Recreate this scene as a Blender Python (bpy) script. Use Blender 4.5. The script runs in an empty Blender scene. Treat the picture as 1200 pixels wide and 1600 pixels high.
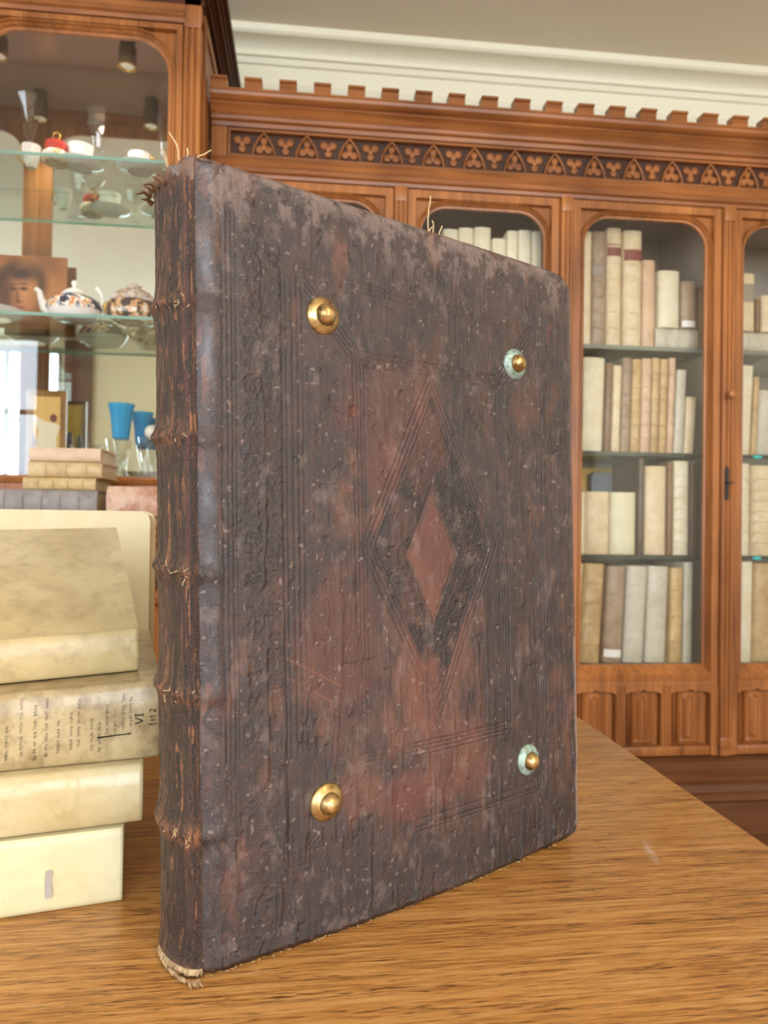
import bpy, bmesh, math, random
import numpy as np
from mathutils import Matrix, Vector
random.seed(7)
PI = math.pi
scn = bpy.context.scene
COL = scn.collection

# ------------------------------------------------------------------ camera, world, lights, exposure
YAW, ROLL, FPX, HORIZON = math.radians(6.12), math.radians(.78), 1120.0, 812.0
CAM_Z = 1.06
PITCH = math.atan((HORIZON - 800) / FPX)
cam = bpy.data.cameras.new('camera')
cam.sensor_fit = 'VERTICAL'; cam.sensor_height = 36; cam.lens = FPX / 1600 * 36
cam.clip_start = .02
cam.dof.use_dof = True; cam.dof.focus_distance = .55; cam.dof.aperture_fstop = 10
camo = bpy.data.objects.new('camera', cam); COL.objects.link(camo)
camo.matrix_world = (Matrix.Translation((0, 0, CAM_Z)) @ Matrix.Rotation(-YAW, 4, 'Z')
                     @ Matrix.Rotation(PI / 2 + PITCH, 4, 'X') @ Matrix.Rotation(ROLL, 4, 'Z'))
scn.camera = camo
scn.cycles.transparent_max_bounces = 40

w = bpy.data.worlds.new('world'); scn.world = w; w.use_nodes = True
w.node_tree.nodes['Background'].inputs[0].default_value = (.62, .78, 1, 1)
w.node_tree.nodes['Background'].inputs[1].default_value = 1.6

def area(name, loc, aim, sx, sy, power, col):
    l = bpy.data.lights.new(name, 'AREA'); l.shape = 'RECTANGLE'; l.size = sx; l.size_y = sy
    l.energy = power; l.color = col
    o = bpy.data.objects.new(name, l); COL.objects.link(o); o.location = loc
    o.rotation_euler = (Vector(aim) - Vector(loc)).to_track_quat('-Z', 'Y').to_euler()
    return o
# daylight through two room windows, and three unseen ones added for sheen
area('daylight_far', (-2.75, -2.75, 1.75), (-2.75, 0, 1.75), .95, 1.7, 55, (.72, .86, 1))
area('added_daylight_left', (-.75, -2.75, 1.75), (-.75, 0, 1.75), .95, 1.7, 80, (.70, .85, 1))
area('added_daylight_middle', (.65, -2.75, 1.75), (.65, 0, 1.75), .95, 1.7, 70, (.84, .92, 1))
area('added_daylight_right', (1.95, -2.75, 1.75), (1.95, 0, 1.75), .95, 1.7, 75, (.82, .91, 1))
area('daylight_side', (-3.5, -.2, 1.75), (0, -.2, 1.6), 1.7, 1.7, 95, (.74, .87, 1))
# the ceiling lamp in the middle of the room
lamp = bpy.data.lights.new('ceiling_bulb', 'POINT'); lamp.energy = 32; lamp.shadow_soft_size = .12; lamp.color = (1, .80, .55)
lo = bpy.data.objects.new('ceiling_bulb', lamp); COL.objects.link(lo); lo.location = (1.1, -.9, 2.42)

vs = scn.view_settings
scn.display_settings.display_device = 'sRGB'
vs.view_transform = 'Standard'; vs.look = 'None'; vs.gamma = 1; vs.use_curve_mapping = False
vs.exposure = -0.08

# ------------------------------------------------------------------ measuring helpers (a point at real depth V on a sight line)
def ray(px, py):
    x, y = px - 600, py - 800
    c, s = math.cos(ROLL), math.sin(ROLL)
    x2, y2 = c * x + s * y, -s * x + c * y
    Y = FPX * math.cos(PITCH) + y2 * math.sin(PITCH); Z = -y2 * math.cos(PITCH) + FPX * math.sin(PITCH)
    a, b = x2 / Y, Z / Y
    return a * math.cos(YAW) + math.sin(YAW), -a * math.sin(YAW) + math.cos(YAW), b
def at(px, py, V):
    r = ray(px, py); s = V / r[1]
    return s * r[0], CAM_Z + s * r[2]
def atz(px, py, z):
    r = ray(px, py); s = (z - CAM_Z) / r[2]
    return s * r[0], s * r[1]

# ------------------------------------------------------------------ mesh helpers
class MB:
    def __init__(self): self.v = []; self.f = []
    def add(self, vs_, fs):
        n = len(self.v); self.v += [tuple(p) for p in vs_]; self.f += [tuple(i + n for i in q) for q in fs]; return self
    def box(self, x0, x1, y0, y1, z0, z1, b=0.0):
        if b <= 0:
            v = [(x, y, z) for x in (x0, x1) for y in (y0, y1) for z in (z0, z1)]
            return self.add(v, [(0, 1, 3, 2), (4, 6, 7, 5), (0, 4, 5, 1), (2, 3, 7, 6), (0, 2, 6, 4), (1, 5, 7, 3)])
        bm = bmesh.new(); bmesh.ops.create_cube(bm, size=1)
        for q in bm.verts:
            q.co = ((x0 + x1) / 2 + q.co.x * (x1 - x0), (y0 + y1) / 2 + q.co.y * (y1 - y0), (z0 + z1) / 2 + q.co.z * (z1 - z0))
        bmesh.ops.bevel(bm, geom=bm.edges[:], offset=b, segments=2, affect='EDGES', profile=.5)
        bm.verts.index_update()
        self.add([q.co[:] for q in bm.verts], [[q.index for q in f.verts] for f in bm.faces]); bm.free(); return self
    def prism(self, prof, a0, a1, axis='x'):
        # closed profile extruded along an axis; profile pairs are (y,z) for x, (x,z) for y, (x,y) for z
        def mk(a, p): return {'x': (a, p[0], p[1]), 'y': (p[0], a, p[1]), 'z': (p[0], p[1], a)}[axis]
        n = len(prof)
        v = [mk(a0, p) for p in prof] + [mk(a1, p) for p in prof]
        f = [(i, (i + 1) % n, n + (i + 1) % n, n + i) for i in range(n)] + [tuple(range(n))[::-1], tuple(range(n, 2 * n))]
        return self.add(v, f)
    def lathe(self, prof, n=24, M=None, cap=True, closed=False):
        v = []; f = []
        for r, z in prof:
            for k in range(n):
                a = 2 * PI * k / n; p = Vector((r * math.cos(a), r * math.sin(a), z)); v.append((M @ p) if M else p)
        m = len(prof)
        for j in range(m if closed else m - 1):
            j2 = (j + 1) % m
            for k in range(n):
                f.append((j * n + k, j * n + (k + 1) % n, j2 * n + (k + 1) % n, j2 * n + k))
        if cap and not closed:
            f.append(tuple(range(n))[::-1]); f.append(tuple(range((m - 1) * n, m * n)))
        return self.add(v, f)
    def tube(self, pts, r, n=6, cap=True):
        pts = [Vector(p) for p in pts]; v = []; f = []
        up = Vector((.13, .21, .97))
        for i, p in enumerate(pts):
            t = (pts[min(i + 1, len(pts) - 1)] - pts[max(i - 1, 0)])
            if t.length < 1e-9: t = Vector((0, 0, 1))
            t.normalize()
            if abs(t.dot(up)) > .95: up = Vector((.9, .3, .1))
            a = t.cross(up).normalized(); b = t.cross(a)
            rr = r[i] if isinstance(r, (list, tuple)) else r
            for k in range(n):
                q = 2 * PI * k / n; v.append(p + a * (rr * math.cos(q)) + b * (rr * math.sin(q)))
        for i in range(len(pts) - 1):
            for k in range(n):
                f.append((i * n + k, i * n + (k + 1) % n, (i + 1) * n + (k + 1) % n, (i + 1) * n + k))
        if cap: f.append(tuple(range(n))[::-1]); f.append(tuple(range(len(pts) * n - n, len(pts) * n)))
        return self.add(v, f)
    def sphere(self, c, rx, ry, rz, n=16, m=10):
        prof = [(max(math.sin(PI * j / m), 1e-4), -math.cos(PI * j / m)) for j in range(m + 1)]
        return self.lathe(prof, n, Matrix.Translation(c) @ Matrix.Diagonal((rx, ry, rz, 1)))
    def loops(self, ls, cap_last=False):
        n = len(ls[0]); v = []; f = []
        for l in ls: v += l
        for j in range(len(ls) - 1):
            for k in range(n):
                f.append((j * n + k, j * n + (k + 1) % n, (j + 1) * n + (k + 1) % n, (j + 1) * n + k))
        if cap_last: f.append(tuple(range((len(ls) - 1) * n, len(ls) * n)))
        return self.add(v, f)
    def build(self, name, mat, parent=None, smooth=35, fixn=True):
        me = bpy.data.meshes.new(name); me.from_pydata([tuple(p) for p in self.v], [], self.f)
        if fixn:
            bm = bmesh.new(); bm.from_mesh(me); bmesh.ops.recalc_face_normals(bm, faces=bm.faces[:]); bm.to_mesh(me); bm.free()
        if smooth:
            me.polygons.foreach_set('use_smooth', [True] * len(me.polygons)); me.set_sharp_from_angle(angle=math.radians(smooth))
        me.materials.append(mat)
        o = bpy.data.objects.new(name, me); COL.objects.link(o)
        if parent: o.parent = parent
        return o

def tag(o, label=None, cat=None, group=None, kind=None):
    if label: o['label'] = label
    if cat: o['category'] = cat
    if group: o['group'] = group
    if kind: o['kind'] = kind
    return o
def thing(name, label, cat, loc=(0, 0, 0), rz=0, group=None):
    o = bpy.data.objects.new(name, None); COL.objects.link(o); o.empty_display_size = .05
    o.location = loc; o.rotation_euler = (0, 0, rz); return tag(o, label, cat, group)
def struct(o): o['kind'] = 'structure'; return o

# ------------------------------------------------------------------ materials
def lin(c):
    return tuple(((x / 255) / 12.92 if x <= 10.3 else ((x / 255 + .055) / 1.055) ** 2.4) for x in c) + (1,)
class NT:
    def __init__(self, name):
        m = bpy.data.materials.new(name); m.use_nodes = True
        self.m, self.t = m, m.node_tree; self.b = self.t.nodes['Principled BSDF']; self.out = self.t.nodes['Material Output']
    def n(self, t, **kw):
        o = self.t.nodes.new(t)
        for k, v in kw.items():
            if k in o.inputs.keys(): o.inputs[k].default_value = v
            else: setattr(o, k, v)
        return o
    def l(self, a, b): self.t.links.new(a, b)
    def coords(self, scale=(1, 1, 1), kind='Object', rnd=False):
        c = self.n('ShaderNodeTexCoord'); mp = self.n('ShaderNodeMapping'); mp.inputs['Scale'].default_value = scale
        if rnd:
            oi = self.n('ShaderNodeObjectInfo'); mu = self.n('ShaderNodeVectorMath', operation='MULTIPLY_ADD')
            self.l(c.outputs[kind], mu.inputs[0]); mu.inputs[1].default_value = (1, 1, 1)
            cx = self.n('ShaderNodeCombineXYZ'); ml = self.n('ShaderNodeMath', operation='MULTIPLY'); ml.inputs[1].default_value = 37
            self.l(oi.outputs['Random'], ml.inputs[0]); self.l(ml.outputs[0], cx.inputs[0]); self.l(ml.outputs[0], cx.inputs[2])
            self.l(cx.outputs[0], mu.inputs[2]); self.l(mu.outputs[0], mp.inputs[0])
        else: self.l(c.outputs[kind], mp.inputs[0])
        return mp.outputs[0]
    def noise(self, vec, scale, detail=4, rough=.55, dist=0):
        o = self.n('ShaderNodeTexNoise', Scale=scale, Detail=detail, Roughness=rough, Distortion=dist); self.l(vec, o.inputs['Vector']); return o.outputs[0]
    def ramp(self, fac, stops, interp='LINEAR'):
        o = self.n('ShaderNodeValToRGB'); cr = o.color_ramp; cr.interpolation = interp
        while len(cr.elements) < len(stops): cr.elements.new(.5)
        for e_, (p, c) in zip(cr.elements, stops):
            e_.position = p; e_.color = c if len(c) == 4 else lin(c)
        self.l(fac, o.inputs[0]); return o.outputs[0]
    def mix(self, fac, a, b, mode='MIX'):
        o = self.n('ShaderNodeMix', data_type='RGBA', blend_type=mode)
        for s, i in ((fac, 0), (a, 6), (b, 7)):
            if isinstance(s, (int, float)): o.inputs[i].default_value = s
            elif isinstance(s, tuple): o.inputs[i].default_value = s if len(s) == 4 else lin(s)
            else: self.l(s, o.inputs[i])
        return o.outputs[2]
    def math(self, op, a, b=0.0):
        o = self.n('ShaderNodeMath', operation=op)
        for s, i in ((a, 0), (b, 1)):
            if isinstance(s, (int, float)): o.inputs[i].default_value = s
            else: self.l(s, o.inputs[i])
        return o.outputs[0]
    def attr(self, name): return self.n('ShaderNodeAttribute', attribute_name=name).outputs['Fac']
    def bump(self, h, strength=.3, dist=.002):
        o = self.n('ShaderNodeBump', Strength=strength, Distance=dist); self.l(h, o.inputs['Height']); self.l(o.outputs[0], self.b.inputs['Normal'])
    def fin(self, col=None, rough=.5, spec=.5, metal=0.0):
        if col is not None:
            if isinstance(col, tuple): self.b.inputs['Base Color'].default_value = col if len(col) == 4 else lin(col)
            else: self.l(col, self.b.inputs['Base Color'])
        if isinstance(rough, (int, float)): self.b.inputs['Roughness'].default_value = rough
        else: self.l(rough, self.b.inputs['Roughness'])
        self.b.inputs['Specular IOR Level'].default_value = spec; self.b.inputs['Metallic'].default_value = metal
        return self.m

def flat(name, col, rough=.5, spec=.5, metal=0.0): return NT(name).fin(col, rough, spec, metal)
BB = (0, 0, 0, 1); WW = (1, 1, 1, 1)
def wood(name, dark, mid, light, axis='z', rough=.38, s=1.0):
    t = NT(name); k = {'x': (1.2, 26, 26), 'y': (26, 1.2, 26), 'z': (26, 26, 1.2)}[axis]
    v = t.coords(tuple(q * s for q in k))
    a = t.noise(v, 1.0, 5, .6, .6); v2 = t.coords(tuple(q * s * 5 for q in k)); b = t.noise(v2, 1.0, 3, .6)
    big = t.noise(t.coords((3, 3, 1.6)), 1.0, 2)
    c = t.ramp(a, [(.32, dark), (.5, mid), (.7, light)])
    c = t.mix(.35, c, t.ramp(b, [(.35, dark), (.6, light)]))
    c = t.mix(.4, c, t.ramp(big, [(.35, dark), (.62, light)]))
    t.bump(b, .12, .001)
    return t.fin(c, rough, .45)
def vellum(name, col, stain, dark, rough=.42, amt=.5, sc=1.0, bump=.15, spot=.62):
    t = NT(name); v = t.coords((1, 1, 1), rnd=True)
    n1 = t.noise(v, 14 * sc, 5, .6, .4); n2 = t.noise(v, 55 * sc, 5, .65, .3); n3 = t.noise(v, 230 * sc, 3, .6)
    c = t.mix(t.ramp(n1, [(.38, BB), (.68, WW)]), col, stain)
    f = t.math('MULTIPLY', t.ramp(n2, [(spot - .12, BB), (spot + .12, WW)]), amt)
    c = t.mix(f, c, dark)
    c = t.mix(t.math('MULTIPLY', t.ramp(n3, [(.62, BB), (.75, WW)]), .35), c, dark)
    t.bump(t.math('ADD', n1, t.math('MULTIPLY', n3, .15)), bump, .004)
    return t.fin(c, rough, .45)

M = {}
M['oak_v'] = wood('cabinet_oak_upright', (90, 46, 19), (154, 91, 43), (194, 124, 65), 'z')
M['oak_h'] = wood('cabinet_oak_level', (80, 41, 18), (142, 82, 39), (180, 112, 58), 'x')
M['oak_low'] = wood('cabinet_oak_shaded_plinth', (62, 34, 18), (98, 58, 32), (124, 78, 46), 'x')  # darker oak: the weaker light at the base is put into the colour
M['recess'] = wood('carving_ground_dark', (44, 24, 14), (66, 36, 20), (84, 48, 26), 'x', .6)  # darker wood for the sunk ground behind the frieze tracery
M['oak_dark'] = wood('cabinet_oak_dark', (52, 26, 14), (80, 42, 24), (105, 58, 33), 'y')
M['taupe'] = flat('cabinet_back_taupe', (172, 160, 148), .3, .5)
M['inner'] = wood('cabinet_inside', (62, 44, 36), (84, 62, 52), (100, 76, 62), 'x', .3)
M['wall'] = flat('wall_cream', (226, 216, 188), .75, .2)
M['ceil'] = flat('ceiling_paint', (226, 212, 190), .8, .2)
M['cornice'] = flat('plaster_cornice', (232, 224, 200), .7, .2)
M['mirror'] = flat('mirror_glass', (228, 236, 228), .02, .5, 1.0)
M['brass'] = flat('lamp_brass', (190, 150, 80), .25, .5, 1.0)
M['black'] = flat('black_iron', (28, 24, 22), .45)
M['gilt'] = flat('gilding', (196, 150, 60), .3, .5, .9)
M['porc'] = flat('white_porcelain', (238, 232, 224), .12, .6)

def clearglass(name, tint, gl=.10, edge=None):
    t = NT(name); N = t.t.nodes; N.remove(t.b)
    tr = t.n('ShaderNodeBsdfTransparent'); tr.inputs[0].default_value = tint
    g = t.n('ShaderNodeBsdfGlossy'); g.inputs['Roughness'].default_value = .02; g.inputs[0].default_value = (1, 1, 1, 1)
    lw_ = t.n('ShaderNodeLayerWeight'); lw_.inputs[0].default_value = .5
    fr_ = t.math('ADD', t.math('MULTIPLY', t.math('POWER', lw_.outputs['Facing'], 3.0), gl * 3.0), .035)
    mx = t.n('ShaderNodeMixShader'); t.l(fr_, mx.inputs[0]); t.l(tr.outputs[0], mx.inputs[1]); t.l(g.outputs[0], mx.inputs[2])
    t.l(mx.outputs[0], t.out.inputs[0]); return t.m
M['pane'] = clearglass('window_pane_glass', (.985, .98, .97, 1), .10)
M['crystal'] = clearglass('crystal_glass', (.985, .99, .985, 1), .14)
t = NT('blue_glass'); tr_ = t.n('ShaderNodeBsdfTransparent'); tr_.inputs[0].default_value = (.30, .84, .97, 1); t.fin((34, 176, 226), .08, .6)
mx_ = t.n('ShaderNodeMixShader'); mx_.inputs[0].default_value = .50; t.l(tr_.outputs[0], mx_.inputs[1]); t.l(t.b.outputs[0], mx_.inputs[2]); t.l(mx_.outputs[0], t.out.inputs[0]); M['blueglass'] = t.m
M['shelf'] = clearglass('shelf_plate_glass', (.90, .95, .93, 1), .12); M['edge'] = flat('green_glass_edge', (128, 168, 152), .1, .6)
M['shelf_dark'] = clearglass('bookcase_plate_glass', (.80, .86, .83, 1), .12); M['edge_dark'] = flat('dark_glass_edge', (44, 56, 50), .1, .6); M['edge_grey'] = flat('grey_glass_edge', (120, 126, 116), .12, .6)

# table oak: long grain along x, dark open pores, pale flecks, one pale scuff
t = NT('table_oak')
vm = t.coords((5.0, 95, 95)); vp = t.coords((48, 820, 820)); vb = t.coords((1.6, 16, 16)); vf = t.coords((9, 150, 150)); vh = t.coords((16, 330, 330))
g = t.noise(vm, 1.0, 4, .6, .7); pores = t.noise(vp, 1.0, 2, .6); broad = t.noise(vb, 1.0, 3, .55, .5); fl = t.noise(vf, 1.0, 2, .5, 1.0); hair = t.noise(vh, 1.0, 3, .6)
c = t.ramp(broad, [(.3, (160, 104, 48)), (.5, (186, 128, 62)), (.72, (206, 150, 84))])
c = t.mix(.5, c, t.ramp(g, [(.34, (142, 90, 42)), (.52, (186, 132, 70)), (.68, (210, 160, 100))]))
c = t.mix(.45, c, t.ramp(hair, [(.34, (104, 58, 24)), (.5, (186, 128, 62)), (.66, (212, 164, 104))]))
pf = t.math('MULTIPLY', t.ramp(pores, [(.53, BB), (.62, WW)]), t.math('MULTIPLY', t.ramp(g, [(.40, WW), (.64, BB)]), .95))
c = t.mix(pf, c, (88, 48, 18))
c = t.mix(t.math('MULTIPLY', t.ramp(fl, [(.58, BB), (.70, WW)]), .4), c, (216, 164, 98))
co_ = t.n('ShaderNodeTexCoord'); mp_ = t.n('ShaderNodeMapping'); mp_.vector_type = 'TEXTURE'; SCUFF = mp_
t.l(co_.outputs['Object'], mp_.inputs[0]); ln_ = t.n('ShaderNodeVectorMath', operation='LENGTH'); t.l(mp_.outputs[0], ln_.inputs[0])
sm = t.math('MULTIPLY', t.ramp(ln_.outputs['Value'], [(.25, WW), (1.0, BB)]), t.ramp(t.noise(t.coords((90, 300, 1)), 1.0, 3), [(.35, BB), (.62, WW)]))
c = t.mix(t.math('MULTIPLY', sm, .75), c, (206, 184, 168))
t.bump(t.math('SUBTRACT', g, pf), .12, .001)
M['table'] = t.fin(c, t.ramp(broad, [(.3, (0.30, .30, .30, 1)), (.7, (.40, .40, .40, 1))]), .5)

# ------------------------------------------------------------------ the room
BACK, LEFT, RIGHT, FRONT, CEIL = 2.45, -3.3, 2.7, -2.6, 2.674
struct(MB().box(LEFT, RIGHT, FRONT, BACK, -.05, 0).build('floor', wood('floor_parquet', (92, 56, 32), (128, 82, 48), (150, 100, 62), 'x'), None, 0))
struct(MB().box(LEFT, RIGHT, FRONT, BACK, CEIL, CEIL + .06).build('ceiling', M['ceil'], None, 0))
struct(MB().box(LEFT - .1, RIGHT + .1, BACK, BACK + .1, 0, CEIL).build('wall_back', M['wall'], None, 0))
struct(MB().box(RIGHT, RIGHT + .1, FRONT, BACK, 0, CEIL).build('wall_right', M['wall'], None, 0))
def wall_with_openings(name, axis, a0, a1, p0, p1, ops):
    mb = MB()
    def bx(u0, u1, z0, z1):
        if u1 - u0 < 1e-4 or z1 - z0 < 1e-4: return
        if axis == 'x': mb.box(u0, u1, p0, p1, z0, z1)
        else: mb.box(p0, p1, u0, u1, z0, z1)
    u = a0
    for (o0, o1, z0, z1) in sorted(ops):
        bx(u, o0, 0, CEIL); bx(o0, o1, 0, z0); bx(o0, o1, z1, CEIL); u = o1
    bx(u, a1, 0, CEIL)
    return struct(mb.build(name, M['wall'], None, 0))
wall_with_openings('wall_front', 'x', LEFT - .1, RIGHT + .1, FRONT - .1, FRONT, [(-3.25, -2.25, .85, 2.6), (-1.25, -.25, .85, 2.6), (.15, 1.15, .85, 2.6), (1.45, 2.45, .85, 2.6)])
wall_with_openings('wall_left', 'y', FRONT, BACK, LEFT - .1, LEFT, [(-1.05, .65, .85, 2.6)])
wframe = flat('window_paint_brown', (112, 86, 70), .5)
def window(name, axis, u0, u1, p, z0, z1, nm):
    fr = MB(); gl = MB()
    def bx(mb, a0, a1, q0, q1, zz0, zz1):
        mb.box(*((a0, a1, q0, q1) if axis == 'x' else (q0, q1, a0, a1)), zz0, zz1)
    w_ = .05
    bx(fr, u0, u0 + w_, p - .03, p + .03, z0, z1); bx(fr, u1 - w_, u1, p - .03, p + .03, z0, z1)
    bx(fr, u0, u1, p - .03, p + .03, z0, z0 + w_); bx(fr, u0, u1, p - .03, p + .03, z1 - w_, z1)
    for k in range(1, nm): c_ = u0 + (u1 - u0) * k / nm; bx(fr, c_ - .02, c_ + .02, p - .02, p + .02, z0, z1)
    zc = z0 + .62 * (z1 - z0); bx(fr, u0, u1, p - .02, p + .02, zc - .02, zc + .02)
    bx(gl, u0 + .01, u1 - .01, p - .003, p + .003, z0 + .01, z1 - .01)
    o = struct(fr.build(name, wframe)); gl.build('glass_pane', M['pane'], o, 0)
window('window_1', 'x', -3.25, -2.25, FRONT - .05, .85, 2.6, 2)
window('added_window_2', 'x', -1.25, -.25, FRONT - .05, .85, 2.6, 2)  # unseen window added for the sheen along the leather joint
window('added_window_3', 'x', .15, 1.15, FRONT - .05, .85, 2.6, 2)  # unseen window added for glare on the stacked vellum spines
window('added_window_4', 'x', 1.45, 2.45, FRONT - .05, .85, 2.6, 2)  # unseen window added for sheen and frontal light on the leather cover
window('window_5', 'y', -1.05, .65, LEFT - .05, .85, 2.6, 3)
struct(MB().box(-2.22, -1.98, FRONT, FRONT + .05, 0, CEIL - .02).build('trim_2', M['oak_dark'], None, 0))
# plaster cornice between the back wall and the ceiling
def arcp(cy, cz, r, a0, a1, n=6): return [(cy + r * math.cos(math.radians(a0 + (a1 - a0) * k / n)), cz + r * math.sin(math.radians(a0 + (a1 - a0) * k / n))) for k in range(n + 1)]
B = BACK
prof = [(B, 2.673), (B - .102, 2.673), (B - .104, 2.668), (B - .104, 2.650), (B - .098, 2.645), (B - .094, 2.643), (B - .085, 2.643)] + \
       [(B - .085 + .052 * math.sin(q * PI / 16), 2.643 - .024 * (1 - math.cos(q * PI / 16))) for q in range(1, 9)] + \
       [(B - .033, 2.612), (B - .022, 2.610), (B - .020, 2.606), (B - .016, 2.594), (B - .006, 2.592), (B - .004, 2.588), (B - .004, 2.535), (B - .012, 2.532), (B - .016, 2.524), (B - .012, 2.512), (B - .004, 2.506), (B, 2.504)]
struct(MB().prism(prof, LEFT, RIGHT).build('trim_1', M['cornice'], None, 25))

# ------------------------------------------------------------------ cabinet joinery
def rrect(x0, x1, z0, z1, r, y, k=8, rb=.0004):
    pts = []
    for cx, cz, a0, rr in ((x1, z1, 0, r), (x0, z1, 90, r), (x0, z0, 180, rb), (x1, z0, 270, rb)):
        rr = max(rr, .0004)
        sx = -1 if cx == x1 else 1; sz = -1 if cz == z1 else 1
        for j in range(k + 1):
            a = math.radians(a0 + 90 * j / k); pts.append((cx + sx * rr + rr * math.cos(a), y, cz + sz * rr + rr * math.sin(a)))
    return pts
def door_frame(x0, x1, z0, z1, y, stile, mould, rad, bot=None):
    # flat stiles, sunk spandrels in the upper corners, an arched moulding round the glass
    bot = bot or stile; s = stile; m = mould; mb = MB()
    Z0 = z0 + bot
    L = [rrect(x0, x1, z0, z1, .001, y + .026), rrect(x0, x1, z0, z1, .001, y + .002), rrect(x0 + .002, x1 - .002, z0 + .002, z1 - .002, .001, y),
         rrect(x0 + s, x1 - s, Z0, z1 - s, .001, y), rrect(x0 + s + .001, x1 - s - .001, Z0 + .001, z1 - s - .001, .001, y + .016),
         rrect(x0 + s + .0015, x1 - s - .0015, Z0 + .0015, z1 - s - .0015, rad + m, y + .016),
         rrect(x0 + s + .002, x1 - s - .002, Z0 + .002, z1 - s - .002, rad + m, y + .001),
         rrect(x0 + s + .3 * m, x1 - s - .3 * m, Z0 + .3 * m, z1 - s - .3 * m, rad + .7 * m, y - .001),
         rrect(x0 + s + .38 * m, x1 - s - .38 * m, Z0 + .38 * m, z1 - s - .38 * m, rad + .62 * m, y + .008),
         rrect(x0 + s + .6 * m, x1 - s - .6 * m, Z0 + .6 * m, z1 - s - .6 * m, rad + .4 * m, y + .006),
         rrect(x0 + s + .7 * m, x1 - s - .7 * m, Z0 + .7 * m, z1 - s - .7 * m, rad + .3 * m, y + .016),
         rrect(x0 + s + m, x1 - s - m, Z0 + m, z1 - s - m, rad, y + .017),
         rrect(x0 + s + m, x1 - s - m, Z0 + m, z1 - s - m, rad, y + .026)]
    mb.loops(L + [L[0]])
    gl = MB().box(x0 + s + .6 * m, x1 - s - .6 * m, y + .019, y + .022, Z0 + .6 * m, z1 - s - .6 * m)
    return mb, gl
def fluted(x0, x1, y, z0, z1, n=2, dp=.006, back=.03):
    # a post with vertical grooves
    w_ = x1 - x0; prof = [(x0, y + back), (x0, y + .004), (x0 + .003, y)]
    for k in range(n):
        c_ = x0 + w_ * (k + 1) / (n + 1); h = w_ * .10
        prof += [(c_ - h, y), (c_ - h * .3, y + dp), (c_ + h * .3, y + dp), (c_ + h, y)]
    prof += [(x1 - .003, y), (x1, y + .004), (x1, y + back)]
    return MB().prism(prof, z0, z1, 'z')
def grid(name, mat, parent, fx, nx, nz):
    v = [fx(i / nx, j / nz) for j in range(nz + 1) for i in range(nx + 1)]
    f = [(j * (nx + 1) + i, j * (nx + 1) + i + 1, (j + 1) * (nx + 1) + i + 1, (j + 1) * (nx + 1) + i) for j in range(nz) for i in range(nx)]
    return MB().add(v, f).build(name, mat, parent, 40)

# ---- long bookcase
V0 = 2.0
X0, X1 = -.277, 1.74
bc = thing('bookcase', 'long carved oak bookcase with battlemented top and arched glass doors', 'bookcase', (0, 0, 0))
bk = MB().box(X0, X1, 2.40, 2.42, .30, 2.08); bk.build('back_panel', M['taupe'], bc, 0)
cs = MB()
cs.box(X0, X0 + .02, V0 + .028, 2.40, .38, 2.07); cs.box(X1 - .02, X1, V0 + .028, 2.40, .38, 2.07)
for d_ in (.25, .734, 1.231): cs.box(d_ - .012, d_ + .012, V0 + .028, 2.40, .63, 2.06)
cs.box(X0, X1, V0 + .028, 2.40, .615, .633); cs.box(X0, X1, V0 + .028, 2.40, 2.05, 2.07)
cs.build('carcass', M['taupe'], bc, 0)
# cornice, frieze, lintel
pr = [(V0 + .1, 2.139), (V0 - .002, 2.139), (V0 - .004, 2.150), (V0 - .012, 2.153), (V0 - .012, 2.160)] + \
     [(V0 - .014, 2.164), (V0 - .022, 2.172), (V0 - .030, 2.182), (V0 - .034, 2.184), (V0 - .034, 2.189), (V0 - .042, 2.191), (V0 - .052, 2.199), (V0 - .055, 2.207), (V0 - .058, 2.209), (V0 - .058, 2.213), (V0 + .1, 2.213)]
MB().prism(pr, X0, X1).build('cornice', M['oak_h'], bc, 30)
MER0, MERS = -.2776, .0930
xm = MER0
while xm < X1 - .05:
    if xm > X0 - .03:
        a_, b_ = max(xm, X0 + .002), xm + .047
        MB().prism([(V0 - .020, 2.213), (V0 - .052, 2.213), (V0 - .052, 2.236), (V0 - .058, 2.238), (V0 - .058, 2.244), (V0 - .020, 2.246)], a_, b_).build('merlon', M['oak_h'], bc, 0)
    xm += MERS
pr = [(V0 + .1, 1.999), (V0 - .004, 1.999), (V0 - .006, 2.008), (V0 - .014, 2.012), (V0 - .014, 2.024), (V0 - .010, 2.028), (V0 - .008, 2.042), (V0 - .004, 2.044), (V0 - .002, 2.056), (V0 + .1, 2.056)]
MB().prism(pr, X0, X1).build('lintel', M['oak_h'], bc, 30)
MB().box(X0, -.235, V0 + .002, V0 + .06, 2.056, 2.139).build('end_block', M['oak_v'], bc, 0)
fx0, fz0, fz1 = -.232, 2.058, 2.137
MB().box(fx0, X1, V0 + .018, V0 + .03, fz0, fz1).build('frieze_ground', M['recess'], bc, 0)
fz = MB()
fz.box(fx0, X1, V0 + .001, V0 + .019, fz0, 2.0645); fz.box(fx0, X1, V0 + .001, V0 + .019, 2.1295, fz1)
U = .0597; zb, zt = 2.0645, 2.1295; zm = (zb + zt) / 2
fz.box(fx0, fx0 + .006, V0 + .001, V0 + .019, zb, zt)
i = 0
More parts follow.
